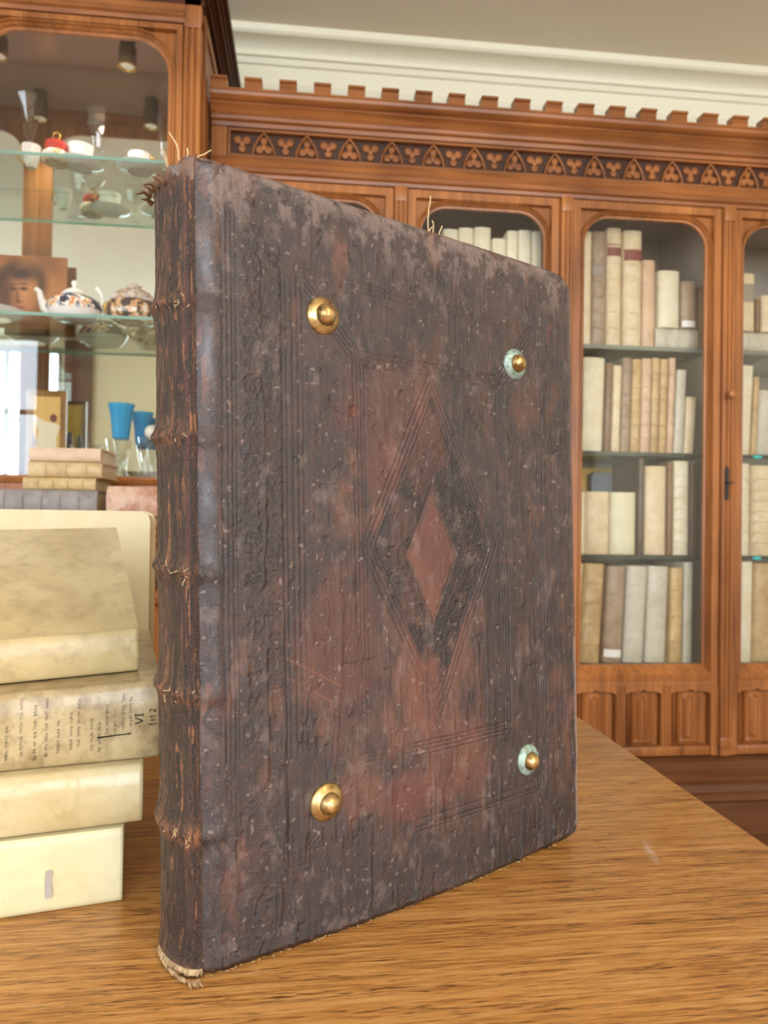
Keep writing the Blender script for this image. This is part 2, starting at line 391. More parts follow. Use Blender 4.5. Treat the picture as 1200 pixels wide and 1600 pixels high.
while True:
    xc = fx0 + .0375 + i * U
    if xc + .03 > X1: break
    up = (i % 2 == 1); s_ = 1 if up else -1
    if up:
        for sg in (-1, 1):
            pts = [(xc + sg * .0300 * (1 - q ** 2.0), V0 + .007, zb + (zt - zb) * q) for q in [j / 10 for j in range(11)]]
            fz.tube(pts, .0030, 6)
    # trefoil carved in relief
    for (dx, dz, r) in ((0, .0165 * s_, .0108), (-.0122, -.0080 * s_, .0112), (.0122, -.0080 * s_, .0112)):
        zc_ = zm - .004 * s_ + dz
        fz.lathe([(r, 0), (r, .006), (r * .8, .0085), (.0003, .0095)], 12, Matrix.Translation((xc + dx, V0 + .0185, zc_)) @ Matrix.Rotation(PI / 2, 4, 'X'))
    fz.lathe([(.008, 0), (.008, .007), (.0003, .0085)], 10, Matrix.Translation((xc, V0 + .0185, zm - .004 * s_)) @ Matrix.Rotation(PI / 2, 4, 'X'))
    i += 1
fz.build('tracery_frieze', M['oak_h'], bc, 40)
# fluted posts between the doors
PIL = (.25, .734, 1.231)
for i, px_ in enumerate(PIL):
    p_ = fluted(px_ - .018, px_ + .018, V0 - .012, .435, 1.955, 2, .005, .04); p_.box(px_ - .018, px_ + .018, V0 - .014, V0 + .02, 1.955, 1.999, .003); p_.box(px_ - .020, px_ + .020, V0 - .016, V0 + .02, .405, .437, .003)
    p_.box(px_ - .016, px_ + .016, V0 - .006, V0 + .028, .38, .41)
    p_.build('pilaster', M['oak_v'], bc, 30)
ED = [X0, .25, .734, 1.231, X1 - .012]
for i in range(4):
    a_, b_ = ED[i] + (.020 if i else .006), ED[i + 1] - .019
    fr, gl = door_frame(a_, b_, .583, 1.998, V0, .024, .018, .076, .018)
    # sloping sill of the door
    fr.prism([(V0 - .002, .602), (V0 - .004, .618), (V0 + .02, .645), (V0 + .026, .645), (V0 + .026, .602)], a_ + .022, b_ - .022)
    fr.box(a_, a_ + .022, V0, V0 + .026, .38, .584); fr.box(b_ - .022, b_, V0, V0 + .026, .38, .584); fr.box(a_ + .022, b_ - .022, V0 + .001, V0 + .026, .38, .408, .003)
    n_ = 3; w_ = (b_ - a_ - .044) / n_
    for q in range(1, n_):
        c_ = a_ + .022 + w_ * q; fr.add(*((lambda m_: (m_.v, m_.f))(fluted(c_ - .013, c_ + .013, V0 + .001, .408, .584, 2, .004, .02))))
    # ogee-headed rail above the linenfold panels
    for q in range(n_):
        pa, pb = a_ + .022 + w_ * q + (.013 if q else .0), a_ + .022 + w_ * (q + 1) - (.013 if q < n_ - 1 else .0)
        cm = (pa + pb) / 2; hw = (pb - pa) / 2; top = .586; pts = [(pa, top), (pa, .560)]
        for j in range(0, 13):
            xx = -1 + 2 * j / 12; zz = .566 + .006 * max(0, 1 - abs(xx) * 5) + .009 * (1 - abs(xx) ** 6) - .006
            pts.append((cm + hw * xx * .995, zz))
        pts += [(pb, .560), (pb, top)]
        fr.prism([(p0, p1) for p0, p1 in pts], V0 + .001, V0 + .012, 'y')
    dr = fr.build('door', M['oak_v'], bc, 30)
    gl.build('glass_pane', M['pane'], dr, 0)
    for q in range(n_):
        pa, pb = a_ + .022 + w_ * q + (.013 if q else .0), a_ + .022 + w_ * (q + 1) - (.013 if q < n_ - 1 else .0)
        def lf(u_, v_, pa=pa, pb=pb):
            xn, zn = 2 * u_ - 1, 2 * v_ - 1
            lim = .80 - .13 * math.cos(xn * 2 * PI) ; ins = abs(xn) < .62 and abs(zn) < lim
            h = (.013 + .0085 * math.cos(2 * PI * xn / .62)) if ins else (.008 if abs(xn) < .74 and abs(zn) < .92 else 0)
            return (pa + (pb - pa) * u_, V0 + .0255 - h, .405 + (.575 - .405) * v_)
        grid('linenfold_panel', M['oak_v'], dr, lf, 40, 30)
kx, kz = at(1131, 618, V0 - .03)
MB().lathe([(.0055, 0), (.005, .012), (.010, .016), (.0125, .022), (.011, .029), (.005, .032)], 18, Matrix.Translation((1.227, V0 - .012, 1.44)) @ Matrix.Rotation(PI / 2, 4, 'X')).build('door_knob', M['oak_v'], bc, 30)
esc = MB().prism([(1.225, 1.130), (1.2305, 1.137), (1.2305, 1.222), (1.228, 1.228), (1.225, 1.232), (1.222, 1.228), (1.2195, 1.222), (1.2195, 1.137)], V0 - .0155, V0 - .010, 'y')
esc.tube([(1.225, V0 - .016, 1.182), (1.225, V0 - .03, 1.182)], .003, 8); esc.box(1.218, 1.236, V0 - .032, V0 - .028, 1.180, 1.184)
e_ = esc.build('keyhole_plate', M['black'], bc, 0); e_['label'] = 'black iron keyhole plate with key'
# base
pr = [(V0 + .4, 0), (V0 - .115, 0), (V0 - .115, .165), (V0 - .105, .172), (V0 - .09, .176), (V0 - .075, .18), (V0 - .075, .270), (V0 - .082, .280), (V0 - .095, .285), (V0 - .095, .300),
      (V0 - .085, .306), (V0 - .082, .325), (V0 - .10, .332), (V0 - .105, .345), (V0 - .09, .352), (V0 - .055, .368), (V0 - .045, .378), (V0 + .4, .378)]
MB().prism(pr, X0, X1).build('base', M['oak_low'], bc, 25)
BAY = [(X0 + .02, .238), (.262, .722), (.746, 1.219), (1.243, X1 - .02)]
SH = (1.597, 1.275, .963)
for (a_, b_) in BAY:
    for z_ in SH:
        s_ = MB().box(a_ + .001, b_ - .001, V0 + .0755, 2.398, z_ - .012, z_).build('glass_shelf', M['shelf_dark'], bc, 0)
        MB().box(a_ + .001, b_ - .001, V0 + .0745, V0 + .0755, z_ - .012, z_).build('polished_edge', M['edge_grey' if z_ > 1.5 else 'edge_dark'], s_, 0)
cy_ = NT('cyan_glint'); M['cyan'] = cy_.fin((40, 200, 205), .15, .6)  # refraction glint of the glass shelf edges, built as a coloured bead
for z_ in SH[1:]:
    x_, _ = at(1183, 711, V0 + .074)
    s_ = MB().sphere((x_, V0 + .071, z_ - .006), .016, .0045, .0055).build('shelf_glint', M['cyan'], bc); s_['label'] = 'small cyan glint of the shelf edge, built as a bead'

# ---- china cabinet: deep base, upper case with mirror back
CV = 1.85; CX0, CX1 = -1.362, -.284
cc = thing('china_cabinet', 'tall carved oak china cabinet with mirrored back and glass shelves', 'cabinet', (0, 0, 0))
cs = MB()
cs.box(CX0, CX1, 1.59, 2.44, 0, .84)                               # body of the base
MB().box(CX0, CX1, 2.130, 2.150, 1.06, 2.44).build('back_panel', M['oak_dark'], cc, 0)
for xs_ in (CX1 - .022, CX0): MB().box(xs_, xs_ + .022, CV + .03, 2.44, 1.06, 2.42).build('side_panel', M['oak_v'], cc, 0)
# tracery strip on the right side of the case
sp = MB()
for (y0, y1, z0, z1) in ((CV + .03, CV + .06, 1.06, 2.40), (2.26, 2.30, 1.06, 2.40), (CV + .06, 2.26, 2.33, 2.40), (CV + .06, 2.26, 1.06, 1.12)):
    sp.box(CX1 - .001, CX1 + .006, y0, y1, z0, z1, .002)
sp.build('side_moulding', M['oak_v'], cc, 30)
MB().box(CX0 + .022, CX1 - .022, 2.118, 2.126, 1.160, 2.345).build('mirror', M['mirror'], cc, 0)
MB().box(CX0 + .022, CX1 - .022, CV + .028, 2.118, 2.345, 2.36).build('inner_ceiling', flat('cabinet_ceiling_gloss', (150, 122, 108), .16, .55), cc, 0)
MB().box(CX0 + .022, CX1 - .022, CV + .028, 2.118, 1.146, 1.160).build('inner_floor', M['oak_h'], cc, 0)
ps = fluted(CX1 - .044, CX1, CV - .004, 1.06, 2.325, 2, .006, .035); ps.box(CX1 - .044, CX1, CV - .006, CV + .03, 2.300, 2.40, .002); ps.build('pilaster', M['oak_v'], cc, 30)
ps = fluted(CX0, CX0 + .044, CV - .004, 1.06, 2.40, 2, .006, .035); ps.build('pilaster', M['oak_v'], cc, 30)
cm = (-.868, -.8555)
for (a_, b_) in ((CX0 + .046, -.868), (-.8555, CX1 - .046)):
    fr, gl = door_frame(a_, b_, 1.120, 2.310, CV, .016, .022, .085, .018)
    dr = fr.build('door', M['oak_v'], cc, 30); gl.build('glass_pane', M['pane'], dr, 0)
MB().box(-.868, -.8555, CV + .002, CV + .03, 1.12, 2.33).build('centre_post', M['oak_v'], cc, 0)
pr = [(CV + .03, 2.312), (CV - .002, 2.312), (CV - .004, 2.322), (CV - .010, 2.326), (CV - .010, 2.336), (CV - .006, 2.340), (CV - .006, 2.356), (CV + .03, 2.356)]
MB().prism(pr, CX0, CX1 - .044).build('lintel', M['oak_h'], cc, 25)
pr = [(CV + .03, 1.066), (CV - .002, 1.066), (CV - .002, 1.119), (CV + .03, 1.119)]
MB().prism(pr, CX0, CX1).build('bottom_rail', M['oak_h'], cc, 0)
# projecting cornice (front and right side)
co = MB()
for i, (dz, o_) in enumerate(((2.372, .006), (2.386, .016), (2.400, .022), (2.414, .034), (2.432, .040), (2.452, .052))):
    co.box(CX0 - .0, CX1 + o_, CV - o_, 2.445, dz - .016, dz + .003)
co.build('cornice', M['oak_dark'], cc, 0)
for x_, y_ in ((-.496, 1.97), (-.824, 1.97), (-1.15, 1.97)):
    b_ = MB().lathe([(.020, 2.345), (.020, 2.318), (.0165, 2.316), (.0165, 2.311), (.0235, 2.309), (.0235, 2.266), (.0002, 2.268)], 24, Matrix.Translation((x_, y_, 0)))
    b_ = b_.build('spotlight', flat('spot_bronze', (112, 92, 66), .35, .5, .5), cc, 35)
    MB().lathe([(.0235, 2.266), (.0245, 2.262), (.019, 2.262), (.017, 2.270)], 24, Matrix.Translation((x_, y_, 0)), cap=False).build('brass_rim', M['brass'], b_, 35)
    sl = bpy.data.lights.new('cabinet_spot', 'SPOT'); sl.energy = 9; sl.spot_size = math.radians(115); sl.spot_blend = .8; sl.shadow_soft_size = .018; sl.color = (1, .93, .82)
    so_ = bpy.data.objects.new('cabinet_spot', sl); COL.objects.link(so_); so_.location = (x_, y_, 2.256)
    MB().lathe([(.018, 2.2655), (.010, 2.2635), (.0003, 2.263)], 20, Matrix.Translation((x_, y_, 0))).build('lens', flat('lamp_lens', (235, 235, 225), .15, .6), b_, 35)
SZ1, SZ2 = 1.983, 1.575
for z_ in (SZ1, SZ2):
    s_ = MB().box(CX0 + .024, CX1 - .024, CV + .05, 2.116, z_ - .008, z_).build('glass_shelf', M['shelf'], cc, 0)
    MB().box(CX0 + .024, CX1 - .024, CV + .049, CV + .05, z_ - .008, z_).build('polished_edge', M['edge'], s_, 0)
# deep base with counter and carved panels
MB().box(CX0, CX1 + .004, 1.545, 2.44, 1.035, 1.056, .004).build('counter', M['oak_h'], cc, 30)
pr = [(2.4, 1.035), (1.555, 1.035), (1.558, 1.022), (1.572, 1.015), (1.574, 1.004), (1.590, .990), (1.592, .975), (1.6, .972), (1.6, .90), (1.592, .896), (1.585, .885), (1.588, .872), (1.598, .866), (1.598, .84), (2.4, .84)]
MB().prism(pr, CX0, CX1).build('base_moulding', M['oak_h'], cc, 25)
cs.build('base_body', M['oak_v'], cc, 0)
fz = MB(); fz.box(CX0 + .02, CX1 - .015, 1.593, 1.601, .905, .968)
i = 0; xx = CX1 - .045
while xx > CX0 + .05:
    for (dx, dz, r) in ((0, .012, .010), (-.010, -.008, .0105), (.010, -.008, .0105)):
        fz.lathe([(r, 0), (r, .004), (.0003, .006)], 10, Matrix.Translation((xx + dx, 1.593, .936 + dz)) @ Matrix.Rotation(PI / 2, 4, 'X'))
    xx -= .055
fz.build('carved_band', M['oak_dark'], cc, 30)

# ------------------------------------------------------------------ books on the shelves
VM = {}
def vm(key, col, stain, dark, **kw):
    if key not in VM: VM[key] = vellum('vellum_' + key, col, stain, dark, **kw)
    return VM[key]
vm('white', (232, 226, 200), (222, 210, 176), (190, 172, 134), amt=.35)
vm('cream', (228, 211, 176), (212, 190, 150), (170, 140, 104), amt=.35)
vm('green', (226, 221, 190), (214, 208, 168), (186, 176, 134), amt=.3)
vm('tan', (206, 178, 130), (182, 150, 104), (140, 108, 72), amt=.5)
vm('gold', (206, 176, 124), (186, 152, 98), (140, 106, 66), amt=.5)
vm('taupe', (170, 148, 122), (146, 124, 102), (112, 92, 76), amt=.5)
vm('brown', (140, 106, 74), (116, 84, 58), (84, 58, 40), amt=.5)
vm('dark', (100, 82, 70), (84, 68, 58), (60, 48, 42), amt=.4)
vm('grey', (206, 200, 182), (190, 184, 164), (150, 142, 124), amt=.4)
vm('pink', (218, 188, 156), (200, 164, 132), (164, 122, 92), amt=.4)
M['pages'] = vellum('old_pages', (206, 190, 152), (188, 168, 126), (150, 126, 88), amt=.3)
M['red_label'] = flat('red_leather_label', (128, 66, 56), .5)
M['grey_label'] = flat('grey_leather_label', (150, 138, 124), .5)
M['white_label'] = flat('white_paper_label', (240, 238, 232), .6)

def upright_book(w_, h_, d_, mat, parent, bands=0, bulge=.18, seed=0):
    """cover (spine + boards) as one mesh; x across the spine, y into the shelf, z up; origin at bottom middle of the spine"""
    hw = w_ / 2; bd = min(.0035, w_ * .12); b = w_ * bulge; n = 9
    zs = [0, .002]; bz = [h_ * (.09 + .82 * (k_ + .5) / max(bands, 1)) for k_ in range(bands)]
    for z in bz: zs += [z - .004, z - .0018, z + .0018, z + .004]
    if not bands: zs += [h_ * q for q in (.25, .5, .75)]
    zs = sorted(zs) + [h_ - .002, h_]
    ls = []
    for z in zs:
        ex = .0028 if any(abs(z - q) < .002 for q in bz) else 0
        ex -= .0015 if z < .001 or z > h_ - .001 else 0
        outer = [(-hw, d_, z)] + [(-hw * math.cos(PI * j / (n - 1)) * (1 + ex * 2), .004 + b - (b + ex) * math.sin(PI * j / (n - 1)), z) for j in range(n)] + [(hw, d_, z)]
        inner = [(hw - bd, d_, z), (hw - bd, .008 + b * .6, z), (0, .005 + b * .3, z), (-hw + bd, .008 + b * .6, z), (-hw + bd, d_, z)]
        ls.append(outer + inner)
    mb = MB(); N = len(ls[0]); v = [p for l in ls for p in l]; f = []
    for j in range(len(ls) - 1):
        for k_ in range(N): f.append((j * N + k_, j * N + (k_ + 1) % N, (j + 1) * N + (k_ + 1) % N, (j + 1) * N + k_))
    f.append(tuple(range(N))[::-1]); f.append(tuple(range((len(ls) - 1) * N, len(ls) * N)))
    mb.add(v, f)
    o = mb.build('book', mat, parent, 40)
    MB().box(-hw + bd, hw - bd, .009 + b * .6, d_ - .003, .003, h_ - .004).build('text_block', M['pages'], o, 0)
    return o
def spine_patch(o, w_, h_, z0, z1, mat, name, bulge=.18):
    hw = w_ / 2; b = w_ * bulge; n = 9; mb = MB()
    a = [(-hw * math.cos(PI * j / (n - 1)) * 1.012, .004 + b - (b + .0008) * math.sin(PI * j / (n - 1)) - .0006) for j in range(1, n - 1)]
    v = [(x, y, z0) for x, y in a] + [(x, y, z1) for x, y in a]; m_ = len(a)
    mb.add(v, [(j, j + 1, m_ + j + 1, m_ + j) for j in range(m_ - 1)])
    c = mb.build(name, mat, o, 60); return c

VS = V0 + .085        # spines stand just behind the shelf edge
def row(books, base, group, name='book'):
    for bkd in books:
        xb0, xb1, ytop, xt0, mat, bands, label, extra = bkd
        zb_ = base + extra.get('up', 0)
        py = extra.get('py', 700)
        u0, _ = at(xb0, extra.get('yb', py), VS); u1, _ = at(xb1, extra.get('yb', py), VS)
        ut, zt_ = at(xt0, ytop, VS)
        h_ = max(zt_ - zb_, .05); lean = math.atan2(ut - u0, h_) if extra.get('lean') else 0
        w_ = (u1 - u0) * math.cos(lean) - .0012
        o = upright_book(w_, h_ / math.cos(lean) * (1 if lean == 0 else .995), extra.get('d', .20), VM[mat], None, bands)
        o.location = ((u0 + u1) / 2, VS + extra.get('dv', 0), zb_ + .0006 + abs(math.sin(lean)) * w_ / 2)
        o.rotation_euler = (0, lean, 0)
        tag(o, label, 'book', group)
        if 'lab' in extra:
            for (f0, f1, mk, nm) in extra['lab']: spine_patch(o, w_, h_, h_ * f0, h_ * f1, M[mk], nm)
def flat_book(x0, x1, z0, z1, dv, d_, mat, label, group, bands=0, rot=0, name='book'):
    """a book lying flat, spine to the front: x along the spine"""
    w_, h_ = z1 - z0, x1 - x0
    o = upright_book(w_, h_, d_, mat, None, bands)
    o.location = (x0, dv, (z0 + z1) / 2); o.rotation_euler = (0, PI / 2, 0)
    if rot: o.rotation_euler = (Matrix.Rotation(rot, 3, 'Z') @ Matrix.Rotation(PI / 2, 3, 'Y')).to_euler()
    tag(o, label, 'book', group); o.name = name
    return o
G1 = 'books on the top shelf of the middle bookcase door'
row([(908, 922.5, 360, 908, 'cream', 0, 'narrow cream vellum book at the far left of the top middle shelf', {}),
     (923.5, 945.5, 360, 923, 'taupe', 6, 'brown-grey ribbed book, darkest of the tall books on the top middle shelf', {'lab': [(.62, .70, 'grey_label', 'spine_label')]}),
     (946.5, 970, 354, 946, 'cream', 6, 'tall ribbed book with faded red label, narrower and left of its red-labelled neighbour', {'lab': [(.76, .86, 'red_label', 'spine_label')]}),
     (973, 1003, 358, 973, 'cream', 6, 'widest tall ribbed book with red label, on the top middle shelf', {'lab': [(.74, .85, 'red_label', 'spine_label')]}),
     (1003.5, 1023, 405, 1003, 'pink', 0, 'plain pinkish tan book just right of the wide red-labelled book', {}),
     ], SH[0], G1)
fb0, _ = at(1025.5, 525, VS); fb1, _ = at(1093, 525, VS)
flat_book(fb0, fb1, SH[0] + .001, SH[0] + .064, VS, .2, VM['grey'], 'thick cream book lying flat under two upright books on the top middle shelf', G1, 3)
row([(1029, 1063, 421, 1029, 'white', 0, 'plain white vellum book standing on a flat-lying book, top middle shelf', {'up': .0645, 'lean': 0}),
     (1065, 1088, 438, 1065, 'taupe', 0, 'small tan-grey book with white paper label at its foot, beside a white one', {'up': .0645, 'lab': [(.03, .16, 'white_label', 'paper_label')]}),
     (1094, 1101, 446, 1094, 'brown', 0, 'narrow brown book in shade at the right end of the top middle shelf', {})], SH[0], G1)
G2 = 'books on the second shelf of the middle bookcase door'
row([(907, 944, 557, 912, 'white', 0, 'broad white vellum book leaning right, left end of the second middle shelf', {'lean': 1}),
     (945, 955, 566, 949.5, 'brown', 0, 'thin brown strip for the shade beside the broad white leaning book', {'lean': 1}),  # brown strip: shade beside the white book, put into colour and shape
     (956, 969, 570, 960.5, 'cream', 0, 'slim pale cream book, shorter than its ribbed right neighbours, second middle shelf', {'lean': 1}),
     (970, 985, 558, 974.5, 'taupe', 7, 'brownish ribbed book, first of the row of ribbed books on the second middle shelf', {'lean': 1}),
     (986, 1000.5, 560, 990.5, 'gold', 6, 'yellowish ribbed book between brownish and pinkish ribbed ones, second middle shelf', {'lean': 1}),
     (1001.5, 1016.5, 559, 1005.5, 'pink', 6, 'pinkish ribbed book, widest of the ribbed books on the second middle shelf', {'lean': 1}),
     (1017.5, 1029.5, 558, 1021.5, 'tan', 6, 'narrow tan ribbed book just right of the pinkish ribbed one', {'lean': 1}),
     (1030.5, 1042, 560, 1034.5, 'gold', 6, 'ochre ribbed book, third ribbed one from the right, second middle shelf', {'lean': 1}),
     (1043, 1053, 558, 1048, 'pink', 5, 'last of the ribbed books, leaning by a grainy grey book', {'lean': 1}),
     (1054, 1069, 577, 1060, 'grey', 0, 'grainy grey-cream book, second from the right on the second middle shelf', {'lean': 1}),
     (1070, 1086, 620, 1075, 'cream', 0, 'short cream book ending the second middle shelf on the right', {'lean': 1})], SH[1], G2)
G3 = 'books on the third shelf of the middle bookcase door'
row([(901, 915.5, 769, 901, 'green', 0, 'narrow short cream book at the left end of the third middle shelf', {'py': 800}),
     (916.5, 955, 768, 916.5, 'cream', 0, 'short squat cream book with a faint pink stamp at its head', {'py': 800}),
     (956, 997, 769, 956, 'green', 0, 'squat greenish-white book, widest on the third middle shelf', {'py': 800}),
     (999, 1008, 716, 999, 'dark', 0, 'dark narrow book left of a tall mottled cream one, third middle shelf', {'py': 800}),
     (1009, 1044, 728, 1009, 'cream', 0, 'tall mottled cream book in the middle of the third middle shelf', {'py': 800}),
     (1045, 1053, 722, 1045, 'brown', 0, 'slim brown strip filling the gap between mottled cream and ribbed white books', {'py': 800}),  # brown strip put into the gap between two books
     (1054, 1079, 720, 1054, 'white', 7, 'tall white ribbed book near the right of the third middle shelf', {'py': 800}),
     (1080.5, 1090, 722, 1080.5, 'dark', 0, 'dark book in shade at the right end of the third middle shelf', {'py': 800})], SH[2], G3)
G4 = 'books on the bottom shelf of the middle bookcase door'
row([(899, 905, 880, 906, 'cream', 0, 'leaning yellowish book at the left end of the bottom middle shelf', {'lean': 1, 'py': 1030}),
     (906, 938.5, 881, 915, 'tan', 4, 'leaning tan book with ribbed spine on the bottom middle shelf', {'lean': 1, 'py': 1030}),
     (943, 972.5, 885, 951, 'taupe', 0, 'leaning brown-grey book with white label near its foot, bottom middle shelf', {'lean': 1, 'py': 1030, 'lab': [(.06, .14, 'white_label', 'paper_label'), ]}),
     (975, 1007, 885, 983, 'grey', 0, 'left of two pale grey leaning books on the bottom middle shelf', {'lean': 1, 'py': 1030}),
     (1010, 1042, 885, 1016, 'grey', 0, 'right of two pale grey leaning books, stained at its head, bottom middle shelf', {'lean': 1, 'py': 1030}),
     (1048, 1067, 887, 1051, 'gold', 3, 'golden tan book on the bottom middle shelf', {'lean': 1, 'py': 1030}),
     (1069, 1083, 878, 1071, 'grey', 0, 'slim grey book at the right end of the bottom middle shelf', {'lean': 1, 'py': 1030})], .633, G4)
G5 = 'books behind the right-hand bookcase door'
row([(1158, 1182, 426, 1158, 'cream', 0, 'cream book with grey label beside a dark slanting book, top right shelf', {'up': .0645, 'yb': 500, 'lab': [(.50, .82, 'grey_label', 'spine_label')]}),
     (1183, 1191, 466, 1183, 'brown', 0, 'thin brown book on the top right shelf', {'up': .0645, 'yb': 500}),
     (1192, 1222, 460, 1192, 'cream', 0, 'pale cream book cut by the right picture edge, top right shelf', {'up': .0645, 'yb': 500})], SH[0], G5)
fa, _ = at(1157, 530, VS); fb_, _ = at(1225, 530, VS)
flat_book(fa, fb_, SH[0] + .001, SH[0] + .064, VS, .2, VM['grey'], 'thick cream book lying flat at the foot of the top right shelf', G5, 3)
o = upright_book(.06, .19, .05, VM['taupe'], None, 0); o.location = (at(1176, 440, 2.32)[0], 2.32, SH[0] + .075); o.rotation_euler = (0, math.radians(62), 0); o.location.z = 1.70
tag(o, 'large grey-brown book lying aslant behind the top right shelf row', 'book', G5)
row([(1151, 1174, 570, 1158, 'white', 0, 'broad cream-white book leaning right behind the right-hand door, second shelf', {'lean': 1}),
     (1175, 1183, 588, 1181, 'tan', 0, 'thin tan book next to the broad cream-white leaning one', {'lean': 1}),
     (1184, 1215, 610, 1190, 'grey', 0, 'greyish white book at the right picture edge, second right shelf', {'lean': 1})], SH[1], G5)
row([(1149, 1174, 724, 1149, 'white', 7, 'white ribbed book at the left of the third right shelf', {'py': 800}),
     (1177, 1212, 727, 1177, 'cream', 7, 'cream ribbed book at the right picture edge, third right shelf', {'py': 800})], SH[2], G5)
row([(1146, 1156, 886, 1147, 'taupe', 0, 'slim grey-tan book at the left of the bottom right shelf', {'py': 1030}),
     (1158, 1176, 877, 1161, 'white', 0, 'bright white leaning book on the bottom right shelf', {'lean': 1, 'py': 1030}),
     (1178, 1215, 880, 1182, 'tan', 0, 'tan book at the right picture edge, bottom right shelf', {'lean': 1, 'py': 1030})], .633, G5)
G6 = 'white books on the top shelf of the left bookcase door'
row([(691, 715, 356, 691, 'white', 0, 'leftmost visible white book above the big leather cover edge', {'yb': 500}),
     (716, 739.5, 354, 716, 'white', 0, 'white book second from left above the leather cover edge', {'yb': 500}),
     (740.5, 767, 353, 740, 'white', 0, 'widest and tallest white book on the top left shelf', {'yb': 500}),
     (769, 791, 371, 769, 'white', 0, 'shortest white book on the top left shelf, behind the leather cover edge', {'yb': 500}),
     (792, 809, 359, 792, 'white', 0, 'white book just right of the shortest one, top left shelf', {'yb': 500}),
     (810, 830.5, 358, 810, 'white', 0, 'white book second from right on the top left shelf', {'yb': 500}),
     (831.5, 847, 360, 831, 'white', 0, 'narrow white book at the right end of the top left shelf', {'yb': 500})], SH[0], G6)
G7 = 'books in the left bookcase bay'
rh = random.Random(5)
for z_, xa_, xb_ in [(z_, .300, .66) for z_ in (SH[1], SH[2], .633)] + [(z_, -.23, .17) for z_ in (SH[0], SH[1], SH[2], .633)]:
    x_ = xa_
    while x_ < xb_:
        w_ = rh.uniform(.030, .055); h_ = rh.uniform(.21, .27)
        o = upright_book(w_ - .0015, h_, .2, VM[rh.choice(['white', 'cream', 'white', 'tan', 'grey'])], None, rh.choice([0, 0, 5]))
        o.location = (x_ + w_ / 2, VS, z_ + .0006); tag(o, 'pale old book in the left bays, hidden from view by the big leather book', 'book', G7); x_ += w_
# made-up shapes for a reflection behind the squat books on the third middle shelf
u0, _ = at(890, 740, 2.33); u1, _ = at(962, 740, 2.33)
o = MB().box(u0, u1, 2.33, 2.39, SH[2] + .001, 1.245, .003); o.box(u0 - .003, u1 + .003, 2.326, 2.392, 1.200, 1.212, .002)
tag(o.build('box', flat('ochre_reflection', (232, 190, 104), .6), None, 30), 'made-up ochre yellow block for a reflection behind the squat cream books', 'box')
u0, z0 = at(922, 765, 2.30); u1, _ = at(962, 765, 2.30); zt_ = at(940, 737, 2.30)[1]
o = MB().prism([(u0, SH[2] + .001), (u0 - .002, zt_ - .012), (u0 + .016, zt_ - .002), (u0 + .034, zt_), (u0 + .05, zt_ - .005), (u1, zt_ - .006), (u1 + .002, SH[2] + .001)], 2.285, 2.322, 'y')
tag(o.build('case', flat('slate_grey_reflection', (112, 122, 136), .5), None, 30), 'made-up slate grey shape for a reflection behind the squat cream books, before the ochre block', 'case')
u0, _ = at(965, 765, 2.31); u1, _ = at(999, 765, 2.31)
o = MB().prism([(u0, SH[2] + .001), (u0, 1.185), (u0 + .02, 1.195), (u1, 1.215), (u1, SH[2] + .001)], 2.30, 2.36, 'y')
tag(o.build('slab', flat('brown_grey_reflection', (112, 94, 82), .5), None, 0), 'made-up brown-grey folder with slanting top behind the widest squat book', 'slab')

# ------------------------------------------------------------------ things in the china cabinet
def mat_lathe(name, prof, mat, loc, parent=None, n=24, smooth=50):
    o = MB().lathe(prof, n, None).build(name, mat, parent, smooth)
    if parent is None: o.location = loc
    return o
GV = 1.926
def shell(prof, th): return prof + [(max(r - th, .0004), z) for r, z in prof[::-1]]
def glass_vessel(name, x, y, base, bowl, stem_r, foot_r, label, cat, mat=None, group=None, stem_mat=None, n=8, gold=False):
    """facetted drinking glass: bowl (profile of r,z), stem and foot"""
    o = thing(name, label, cat, (x, y, base), 0, group)
    MB().lathe(shell(bowl, .0012), n, None, cap=False).build('bowl', mat or M['crystal'], o, 30)
    zb_ = bowl[0][1]
    MB().lathe([(foot_r, 0), (foot_r, .002), (stem_r, .006), (stem_r * .8, zb_ * .5), (stem_r * 1.5, zb_ * .7), (stem_r, zb_), (.0005, zb_ + .001)], 16).build('stem', stem_mat or M['crystal'], o, 40)
    return o
def px_obj(px, V): return at(px, 500, V)[0]
S = 1 / 590.0       # metres per pixel at the shelves of the china cabinet
g1 = 'drinking glasses on the upper cabinet shelf'
x_ = px_obj(41, GV); glass_vessel('wine_glass', x_, GV, SZ1 + .0006, [(.004, .040), (.010, .050), (.026, .118), (.036, .150)], .0035, .022, 'tall facetted wine glass at the left, wide at the rim, on the upper shelf', 'wine glass', group=g1)
x_ = px_obj(149, GV); glass_vessel('wine_glass', x_, GV, SZ1 + .0006, [(.004, .022), (.014, .030), (.028, .090), (.033, .128)], .0035, .020, 'facetted wine glass between white cups on the upper shelf', 'wine glass', group=g1)
x_ = px_obj(251, GV); glass_vessel('champagne_flute', x_, GV, SZ1 + .0006, [(.004, .020), (.009, .030), (.016, .080), (.021, .125)], .0035, .020, 'slender glass at the right end of the upper shelf by the leather spine', 'glass', group=g1)
